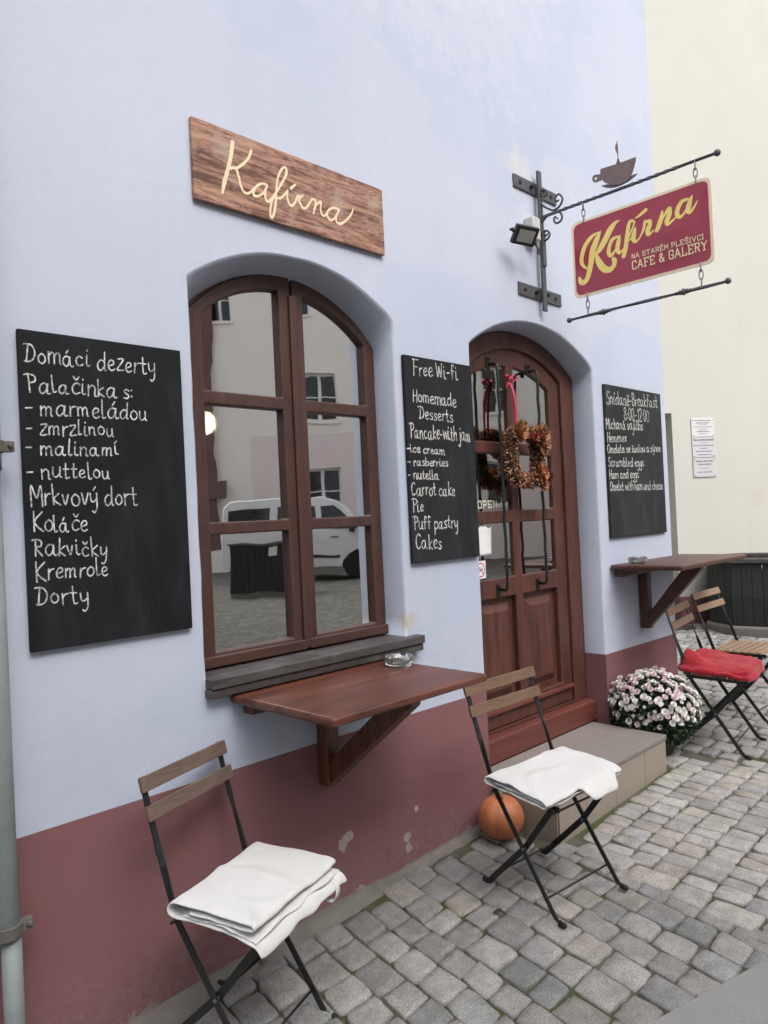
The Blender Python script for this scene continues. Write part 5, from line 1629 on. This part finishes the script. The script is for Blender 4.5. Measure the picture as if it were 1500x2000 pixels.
# ------------------------------------------------------------------ wreath on the door
WC = Vector((3.452, 0.066, 1.818))
wr = thing('door_wreath', 'square wreath of dried brown and orange leaves hanging on the door by red ribbon', 'wreath', WC)
def tinted(g, cols, name, parent):
    me = g.mesh(name, False)
    ca = me.color_attributes.new('tint', 'FLOAT_COLOR', 'POINT')
    for i, c in enumerate(cols): ca.data[i].color = (*c, 1)
    return link(name, me, M['dried'], parent)
rwz = random.Random(31)
def wpath(t, sy=1.0):
    """rounded square ring, half size ~0.125"""
    c_, s_ = math.cos(t), math.sin(t)
    q = (abs(c_) ** 3.4 + abs(s_) ** 3.4) ** (-1 / 3.4)
    return Vector((0.128 * q * c_, 0, 0.130 * q * s_))
g = MB(); g.tube([wpath(2 * PI * k / 48) for k in range(48)], 0.031, 12, closed=True); g.build('ring', plain("wreath_base", (0.045, 0.022, 0.012), 0.9), wr, smooth=True)
g = MB(); cols = []
for _ in range(2300):
    t = rwz.uniform(0, 2 * PI); a = rwz.uniform(0, 2 * PI)
    c0 = wpath(t); out = c0.normalized(); rad = out * math.cos(a) + Vector((0, -1, 0)) * math.sin(a)
    p = c0 + rad * rwz.uniform(0.023, 0.038)
    d = (rad + Vector((rwz.uniform(-1, 1), rwz.uniform(-.6, .6), rwz.uniform(-1, 1))) * 0.9).normalized()
    s_ = d.cross(Vector((rwz.uniform(-1, 1), rwz.uniform(-1, 1), rwz.uniform(-1, 1)))).normalized()
    L_ = rwz.uniform(0.010, 0.022); w = L_ * rwz.uniform(0.25, 0.42)
    nn = d.cross(s_) * L_ * 0.2
    g.add([p, p + d * L_ * .5 + s_ * w - nn, p + d * L_, p + d * L_ * .5 - s_ * w - nn, p + d * L_ * .5 + nn], [(0, 1, 4), (1, 2, 4), (2, 3, 4), (3, 0, 4)])
    c = rwz.choice([(0.34, 0.155, 0.080), (0.44, 0.23, 0.13), (0.19, 0.080, 0.045), (0.56, 0.35, 0.21), (0.38, 0.19, 0.085), (0.26, 0.085, 0.062)])
    cols += [tuple(v * rwz.uniform(0.8, 1.2) for v in c)] * 5
tinted(g, cols, 'dried_leaves', wr)
def dried_flower(cx, cz, R_, base, n_rings, seed, spiky=False, closed_=0.9):
    q = random.Random(seed); g = MB(); cols = []
    cen = Vector((cx, -0.045, cz))
    for r_ in range(n_rings):
        f = r_ / max(n_rings - 1, 1)
        n = int(14 - 6 * f)
        el = 0.15 + f * closed_ * 1.2
        L_ = R_ * (1.05 - 0.45 * f)
        for k in range(n):
            a = 2 * PI * (k + 0.5 * (r_ % 2)) / n + q.uniform(-.15, .15)
            e = el + q.uniform(-.15, .2)
            d = Vector((math.cos(a) * math.cos(e), -math.sin(e), math.sin(a) * math.cos(e)))
            s_ = d.cross(Vector((0, -1, 0))).normalized() * L_ * (0.12 if spiky else 0.30)
            nn = s_.cross(d).normalized() * L_ * 0.16
            b0 = cen + d * R_ * 0.08
            g.add([b0, b0 + d * L_ * .5 + s_ + nn, b0 + d * L_ * .85 + s_ * .7 + nn * .2, b0 + d * L_ + nn * q.uniform(-1, 1), b0 + d * L_ * .85 - s_ * .7 + nn * .2, b0 + d * L_ * .5 - s_ + nn, b0 + d * L_ * .55 - nn * .6],
                  [(0, 1, 6), (1, 2, 6), (2, 3, 6), (3, 4, 6), (4, 5, 6), (5, 0, 6)])
            m = q.uniform(0.65, 1.25)
            cols += [tuple(v * m for v in base)] * 7
    return tinted(g, cols, 'dried_flower', wr)
dried_flower(-0.105, 0.125, 0.058, (0.435, 0.206, 0.086), 4, 1)
dried_flower(-0.075, 0.150, 0.045, (0.377, 0.231, 0.105), 3, 2)
dried_flower(0.100, 0.118, 0.066, (0.456, 0.222, 0.121), 4, 3)
dried_flower(0.118, 0.072, 0.060, (0.415, 0.194, 0.111), 3, 4)
dried_flower(0.040, 0.105, 0.026, (0.34, 0.03, 0.04), 3, 5)
dried_flower(0.082, -0.095, 0.058, (0.454, 0.194, 0.093), 5, 6)
dried_flower(0.105, -0.150, 0.042, (0.413, 0.166, 0.084), 3, 7)
dried_flower(0.150, -0.108, 0.046, (0.13, 0.032, 0.036), 4, 8, True)
g = MB()
pts = [(-0.060, 0.0, 0.13), (-0.056, -0.004, 0.25), (-0.052, 0.012, 0.36), (-0.050, 0.050, 0.425)]
g.bar(spline(pts, 4), 0.018, 0.0012, (1, 0, 0.05))
pts = [(-0.046, 0.012, 0.13), (-0.048, 0.016, 0.25), (-0.048, 0.030, 0.36), (-0.050, 0.052, 0.425)]
g.bar(spline(pts, 4), 0.016, 0.0012, (1, 0.2, 0.05))
# bow
for sx in (-1, 1):
    pts = [(-0.050, 0.046, 0.425), (-0.050 + sx * 0.030, 0.030, 0.448), (-0.050 + sx * 0.044, 0.026, 0.432), (-0.050 + sx * 0.024, 0.036, 0.416), (-0.050, 0.046, 0.424)]
    g.bar(spline(pts, 5), 0.020, 0.0012, (0, 1, 0.3))
    g.bar(spline([(-0.050, 0.044, 0.424), (-0.050 + sx * 0.016, 0.034, 0.395), (-0.050 + sx * 0.030, 0.040, 0.372)], 4), 0.016, 0.0012, (1, 0, 0.3))
g.build('ribbon', M['ribbon'], wr, smooth=True)

# ------------------------------------------------------------------ things stuck on the door glass
DG = RV + 0.036                                          # outer face of the door panes
stk = thing('no_smoking_sticker', 'small white no smoking sticker at the bottom of the door glass', 'sticker', (3.155, DG - 0.0012, 1.222))
MB().box((-0.044, -0.0004, -0.047), (0.044, 0.0006, 0.047)).build('backing', M['paper'], stk)
ink = Ink(lambda a, b, d: (a, -0.0007 - d, b))
ink.stroke([(0.034 * math.cos(2 * PI * k / 40), 0.036 * math.sin(2 * PI * k / 40), 0.0065) for k in range(41)], False)
ink.stroke([(-0.024, 0.025, 0.006), (0.024, -0.025, 0.006)], False)
ink.build('prohibition_ring', M['sign_red'], stk)
ink = Ink(lambda a, b, d: (a, -0.0006 - d, b))
ink.stroke([(-0.020, -0.010, 0.006), (0.020, 0.004, 0.006)], False)
ink.stroke([(-0.010, 0.004, 0.002), (-0.004, 0.012, 0.002), (0.004, 0.010, 0.002), (0.010, 0.018, 0.002)], False)
ink.build('cigarette', M['ink'], stk)
pp = thing('paper_notice', 'white printed paper notice taped inside the door glass above the sticker', 'notice', (3.185, DG - 0.0012, 1.372))
g = MB(); nn = 10
for i in range(nn + 1):
    for j in range(nn + 1):
        a = i / nn; b = j / nn
        g.v.append((-0.072 + 0.144 * a, -0.004 - 0.004 * math.sin(a * 5 + b * 2), -0.078 + 0.156 * b - 0.012 * (b > 0.9) * math.sin(a * 9)))
for i in range(nn):
    for j in range(nn):
        k = i * (nn + 1) + j; g.f.append((k, k + nn + 1, k + nn + 2, k + 1))
o = g.build('sheet', M['paper'], pp, smooth=True, fix=False)
md = o.modifiers.new('thickness', 'SOLIDIFY'); md.thickness = 0.0008
op = thing('open_sign', 'faint cream OPEN lettering behind the left door glass', 'sign', (3.235, DG - 0.0006, 1.566))
ink = Ink(lambda a, b, d: (a, -0.001 - d, b))
text_line(ink, 'OPEN', -0.080, -0.018, 0.085, -0.018, 0.036, 0.0075, SLAB)
ink.build('lettering', plain("cream_letters", (0.62, 0.58, 0.47), 0.7), op)

# ------------------------------------------------------------------ two fallen leaves
def leaf(label, x, y, rz, L_, col):
    g = MB(); n = 8; vs = []; fs = []
    for i in range(n + 1):
        t = i / n; w = L_ * 0.30 * math.sin(PI * t ** 0.8) + 0.0004
        zc = 0.006 + 0.006 * math.sin(t * 4) ; a = -L_ / 2 + L_ * t
        vs += [(a, -w, zc + 0.005), (a, 0, zc), (a, w, zc + 0.003)]
        if i: k = 3 * i; fs += [(k - 3, k - 2, k + 1, k), (k - 2, k - 1, k + 2, k + 1)]
    g.add(vs, fs)
    o = g.build('fallen_leaf', col, None, smooth=True, fix=False)
    o.location = (x, y, gz(x, y) + 0.004); o.rotation_euler = (0.05, -0.05, rz)
    md = o.modifiers.new('thickness', 'SOLIDIFY'); md.thickness = 0.0008
    tag(o, label, 'leaf')
brown_leaf = plain("brown_leaf", (0.17, 0.085, 0.045), 0.8, 0, 0.3, 80)
leaf('small brown fallen leaf on the paving behind the nearest chair', 1.53, -0.05, 0.5, 0.034, brown_leaf)
leaf('dark curled leaf lying on the setts beside the middle chair', 2.30, -0.50, 2.1, 0.040, plain("dark_leaf", (0.055, 0.035, 0.025), 0.8, 0, 0.3, 80))

# ------------------------------------------------------------------ octagonal wooden bin by the cream house
def octagon(r, a0=PI / 8): return [(r * math.cos(a0 + k * PI / 4), r * math.sin(a0 + k * PI / 4)) for k in range(8)]
def tub(name, label, cat, x, y, z, r, h, rz, mat_side, mat_rim):
    t = thing(name, label, cat, (x, y, z), rz)
    g = MB(); g.prism(octagon(r * 1.05), lambda a, b, d: (a, b, d), -0.15, 0.085); g.build('base', M['mortar'], t, bevel=0.025, seg=3)
    P0 = octagon(r)
    g = MB(); rb_ = random.Random(9)
    for k in range(8):
        a, b = Vector((*P0[k], 0)), Vector((*P0[(k + 1) % 8], 0))
        n = 4
        for j in range(n):
            p, q = a.lerp(b, (j + 0.02) / n), a.lerp(b, (j + 0.98) / n)
            i0 = 0.030 + rb_.uniform(-.004, .004)
            vs = []
            for zz, bul in ((0.09, 0.97), (0.09 + (h - 0.09) * 0.45, 1.01), (h - 0.005, 0.97)):
                for s_ in (1.0, 1.0 - i0 / r):
                    vs += [(p.x * bul * s_, p.y * bul * s_, zz), (q.x * bul * s_, q.y * bul * s_, zz)]
            g.add(vs, [(0, 1, 5, 4), (4, 5, 9, 8), (2, 6, 7, 3), (6, 10, 11, 7), (8, 9, 11, 10), (0, 2, 3, 1), (0, 4, 6, 2), (4, 8, 10, 6), (1, 3, 7, 5), (5, 7, 11, 9)])
    g.build('boards', mat_side, t, bevel=0.003)
    g = MB(); P1 = octagon(r * 1.035); P2 = octagon(r * 0.70)
    for k in range(8):
        k2 = (k + 1) % 8
        vs = []
        for zz in (h, h + 0.045):
            vs += [(*P1[k], zz), (*P1[k2], zz), (P2[k2][0], P2[k2][1], zz), (P2[k][0], P2[k][1], zz)]
        g.add(vs, [(3, 2, 1, 0), (4, 5, 6, 7), (0, 1, 5, 4), (1, 2, 6, 5), (2, 3, 7, 6), (3, 0, 4, 7)])
    g.build('rim', mat_rim, t, bevel=0.008)
    g = MB(); g.prism(octagon(r * 0.86), lambda a, b, d: (a, b, d), h - 0.10, h - 0.085); g.build('lining', M['dark_trim'], t)
    return t
tb = tub('wooden_planter', 'dark green octagonal wooden tub with grey rim by the cream wall', 'planter', 8.10, 0.46, gz(8.1, 0.46), 0.50, 0.70, 0.2, M['old_boards'], M['rim_boards'])
g = MB(); g.add([(-0.06, -0.04, 0), (0.06, -0.05, 0.01), (0.07, 0.04, 0.0), (-0.05, 0.05, 0.015), (0.0, 0.0, 0.035)], [(0, 1, 4), (1, 2, 4), (2, 3, 4), (3, 0, 4), (3, 2, 1, 0)])
o = g.build('crumpled_paper', M['paper'], None); o.location = (8.02, 0.40, gz(8.1, 0.46) + 0.622)
tag(o, 'crumpled white paper lying inside the dark wooden tub', 'litter')

# ------------------------------------------------------------------ the other side of the street (seen in the window and door glass)
MC = Vector((0, 2.57, 0)); MF = Vector((0.708, -0.706, 0)); MU = Vector((0.706, 0.708, 0))
def across(D, u, z=0.0): return MC + MF * D + MU * u + Vector((0, 0, z))
RO = math.radians(-135)
GZ = 0.14
fb = thing('opposite_building', 'beige house with pinkish ground floor and white windows, mirrored in the cafe window', 'building', across(23, 0), RO)
wins = [(1.29, 2.35, 4.60, 6.02, True), (1.25, 2.35, 1.75, 3.12, False), (2.0, 3.0, 7.85, 9.2, False), (4.4, 5.25, 7.75, 9.2, False), (-1.6, -0.6, 4.6, 6.0, False), (-1.6, -0.6, 1.75, 3.1, False), (-4.2, -3.2, 4.6, 6.0, False), (-4.2, -3.2, 1.75, 3.1, False), (8.2, 9.2, 4.6, 6.0, False), (8.2, 9.2, 1.75, 3.1, False), (-1.5, -0.5, 7.85, 9.2, False)]
hi = [loop(a, b, c, d) for a, b, c, d, _ in wins if c > 4.2]
lo = [loop(a, b, c, d) for a, b, c, d, _ in wins if c < 4.2]
plate('wall', [(-8, 4.2), (14, 4.2), (14, 11.5), (-8, 11.5)], hi, 0, 0.3, M['facade_plaster'], fb)
plate('wall', [(-8, -0.4), (4.0, -0.4), (4.0, 4.198), (-8, 4.198)], lo[:3], 0, 0.3, M['facade_pink'], fb)
plate('wall', [(4.0, -0.4), (14, -0.4), (14, 4.198), (4.0, 4.198)], [lo[3]], 0, 0.3, M['facade_plaster'], fb)
MB().box((-8, 0.6, -0.4), (14, 8, 11.5)).build('wall', M['facade_plaster'], fb)
g = MB(); g.prism([(-0.7, 11.5), (8.6, 11.5), (4, 15)], lambda a, b, d: (d, a, b), -8.3, 14.3); g.build('roof', M['roof'], fb)
for (a, b, c, d, red) in wins:
    w_ = MB(); t_ = 0.07
    w_.box((a, 0.16, c), (a + t_, 0.24, d)); w_.box((b - t_, 0.16, c), (b, 0.24, d)); w_.box((a + t_, 0.16, c), (b - t_, 0.24, c + t_)); w_.box((a + t_, 0.16, d - t_), (b - t_, 0.24, d))
    mx = (a + b) / 2; w_.box((mx - 0.05, 0.155, c + t_), (mx + 0.05, 0.235, d - t_)); mz = (c + d) / 2
    w_.box((a + t_, 0.17, mz - 0.02), (mx - 0.05, 0.23, mz + 0.02)); w_.box((mx + 0.05, 0.17, mz - 0.02), (b - t_, 0.23, mz + 0.02))
    wo = w_.build('window', M['white_paint'], fb)
    MB().box((a + t_, 0.20, c + t_), (b - t_, 0.205, d - t_)).build('pane', M['dark_glass'], wo)
    MB().box((a - 0.08, -0.06, c - 0.07), (b + 0.08, 0.15, c - 0.001)).build('window_sill', M['facade_plaster'], wo)
    if red: MB().box((b - 0.001, -0.012, c - 0.05), (b + 0.07, -0.001, d + 0.1)).build('red_trim', M['brown_render'], wo)
g = MB(); g.box((5.05, -0.16, -0.3), (5.75, -0.002, 9.4)); g.box((4.75, -0.22, 2.35), (5.85, -0.161, 2.85)); g.build('pilaster', M['brown_render'], fb)
g = MB(); g.box((4.78, -0.24, -0.3), (5.86, -0.162, 0.75)); g.build('pilaster_foot', M['facade_plaster'], fb)

van = thing('parked_van', 'white van parked across the street, mirrored in the cafe window', 'van', across(18.8, -2.15, GZ), RO)
prof = [(1.72, 0.34), (1.78, 0.62), (1.76, 1.05), (1.66, 1.80), (1.52, 1.93), (0.4, 1.965), (-0.70, 1.95), (-1.00, 1.87), (-1.72, 1.18), (-2.12, 1.03), (-2.27, 0.80), (-2.29, 0.45), (-2.20, 0.30), (-1.82, 0.28), (-1.78, 0.42), (-1.66, 0.60), (-1.45, 0.69), (-1.24, 0.60), (-1.12, 0.42), (-1.08, 0.28), (0.58, 0.28), (0.62, 0.42), (0.74, 0.60), (0.95, 0.69), (1.16, 0.60), (1.28, 0.42), (1.32, 0.30)]
g = MB()
def tumble(a, b, d):                                     # sides lean in above the waist
    k = 1.0 - max(0, b - 1.15) * 0.11
    return (a, d * k, b)
g.prism(prof, tumble, -0.93, 0.93)
g.build('body', M['car_white'], van, bevel=0.04, seg=3)
def glaze(P, name):
    g = MB(); g.prism(P, lambda a, b, d: (a, -(0.93 * (1.0 - max(0, b - 1.15) * 0.11)) - 0.004 + d * 0, b), 0, 1)
    # give the sheet a thickness
    n = len(P)
    vs = [(a, -(0.93 * (1.0 - max(0, b - 1.15) * 0.11)) - 0.010, b) for a, b in P] + [(a, -(0.93 * (1.0 - max(0, b - 1.15) * 0.11)) + 0.01, b) for a, b in P]
    g2 = MB(); tri = tessellate_polygon([[Vector((a, b, 0)) for a, b in P]])
    g2.add(vs, [tuple(t) for t in tri] + [(i, (i + 1) % n, n + (i + 1) % n, n + i) for i in range(n)])
    return g2.build(name, M['dark_glass'], van)
glaze([(-1.50, 1.20), (-0.72, 1.20), (-0.66, 1.74), (-0.98, 1.74)], 'side_window')
glaze([(-0.55, 1.20), (0.45, 1.20), (0.45, 1.74), (-0.52, 1.74)], 'side_window')
glaze([(0.60, 1.20), (1.58, 1.20), (1.52, 1.74), (0.60, 1.74)], 'side_window')
MB().box((-1.05, -0.945, 0.52), (0.55, -0.925, 0.60)).build('side_trim', M['dark_trim'], van, bevel=0.01)
MB().box((-1.00, -0.955, 0.97), (-0.86, -0.93, 1.00)).build('door_handle', M['dark_trim'], van, bevel=0.006)
for x in (-1.45, 0.95):
    for y in (-0.80, 0.80):
        g = MB(); g.lathe([(0.20, -0.10), (0.31, -0.10), (0.335, -0.06), (0.335, 0.06), (0.31, 0.10), (0.20, 0.10)], 28)
        wh = g.build('wheel', M['rubber'], van, smooth=False); wh.location = (x, y, 0.335); wh.rotation_euler = (PI / 2, 0, 0)
        g = MB(); g.lathe([(0.03, -0.03), (0.20, -0.03), (0.205, 0.085), (0.19, 0.085), (0.17, 0.05), (0.06, 0.06), (0.03, 0.075)], 24)
        g.build('rim', M['zinc'], wh)
    MB().box((x - 0.36, -0.70, 0.25), (x + 0.36, 0.70, 0.66)).build('wheel_arch', M['dark_trim'], van)
g = MB(); g.box((-1.42, -1.10, 1.12), (-1.28, -0.94, 1.32)); g.build('wing_mirror', M['dark_trim'], van, bevel=0.03)
g = MB(); g.box((-2.285, -0.88, 0.72), (-2.08, -0.55, 0.92)); g.build('headlight', M['led'], van, bevel=0.03)

pb = thing('planter_box', 'dark boarded planter box standing across the street, mirrored in the lower window pane', 'planter', across(15.0, -2.53, 0.13), RO)
g = MB()
for k in range(9):
    x = -0.53 + k * 0.118
    g.box((x, -0.36, 0.06), (x + 0.112, -0.33, 0.98)); g.box((x, 0.33, 0.06), (x + 0.112, 0.36, 0.98))
for s_ in (-1, 1):
    for k in range(6):
        y = -0.33 + k * 0.11
        g.box((s_ * 0.505, y + 0.002, 0.06), (s_ * 0.53, y + 0.108, 0.98))
g.build('boards', M['old_boards'], pb)
g = MB(); g.box((-0.57, -0.40, 0.981), (0.57, -0.29, 1.02)); g.box((-0.57, 0.29, 0.981), (0.57, 0.40, 1.02)); g.box((-0.57, -0.289, 0.981), (-0.46, 0.289, 1.02)); g.box((0.46, -0.289, 0.981), (0.57, 0.289, 1.02)); g.build('rim', M['rim_boards'], pb)
MB().box((-0.52, -0.345, -0.05), (0.52, 0.345, 0.059)).build('base', M['mortar'], pb)
MB().box((-0.40, -0.366, 0.76), (-0.24, -0.361, 0.96)).build('notice', M['paper'], pb)

# ------------------------------------------------------------------ unseen house added behind the viewer to shade the foot of the cafe wall
nb = thing('added_shade_house', 'plain beige house added out of view behind the viewer to shade the cafe wall', 'building', (4.0, -7.4, 0), PI)
hl_ = []
for k in range(5):
    for zz in (1.2, 4.3): hl_.append((1.3 + k * 3.2, zz))
plate('wall', [(0, -0.5), (17, -0.5), (17, 7.6), (0, 7.6)], [loop(a, a + 1.05, b, b + 1.5) for a, b in hl_], 0, 0.3, M['facade_plaster'], nb)
MB().box((0, 0.45, -0.5), (17, 7, 7.6)).build('wall', M['facade_plaster'], nb)
g = MB(); g.prism([(-0.5, 7.6), (7.4, 7.6), (3.4, 10.4)], lambda a, b, d: (d, a, b), -0.3, 17.3); g.build('roof', M['roof'], nb)
for a, b in hl_:
    g = MB(); g.box((a, 0.16, b), (a + 0.07, 0.22, b + 1.5)); g.box((a + 0.98, 0.16, b), (a + 1.05, 0.22, b + 1.5)); g.box((a + 0.07, 0.16, b), (a + 0.98, 0.22, b + 0.07)); g.box((a + 0.07, 0.16, b + 1.43), (a + 0.98, 0.22, b + 1.5)); g.box((a + 0.49, 0.155, b + 0.07), (a + 0.56, 0.215, b + 1.43))
    wo = g.build('window', M['white_paint'], nb)
    MB().box((a + 0.07, 0.19, b + 0.07), (a + 0.98, 0.195, b + 1.43)).build('pane', M['dark_glass'], wo)
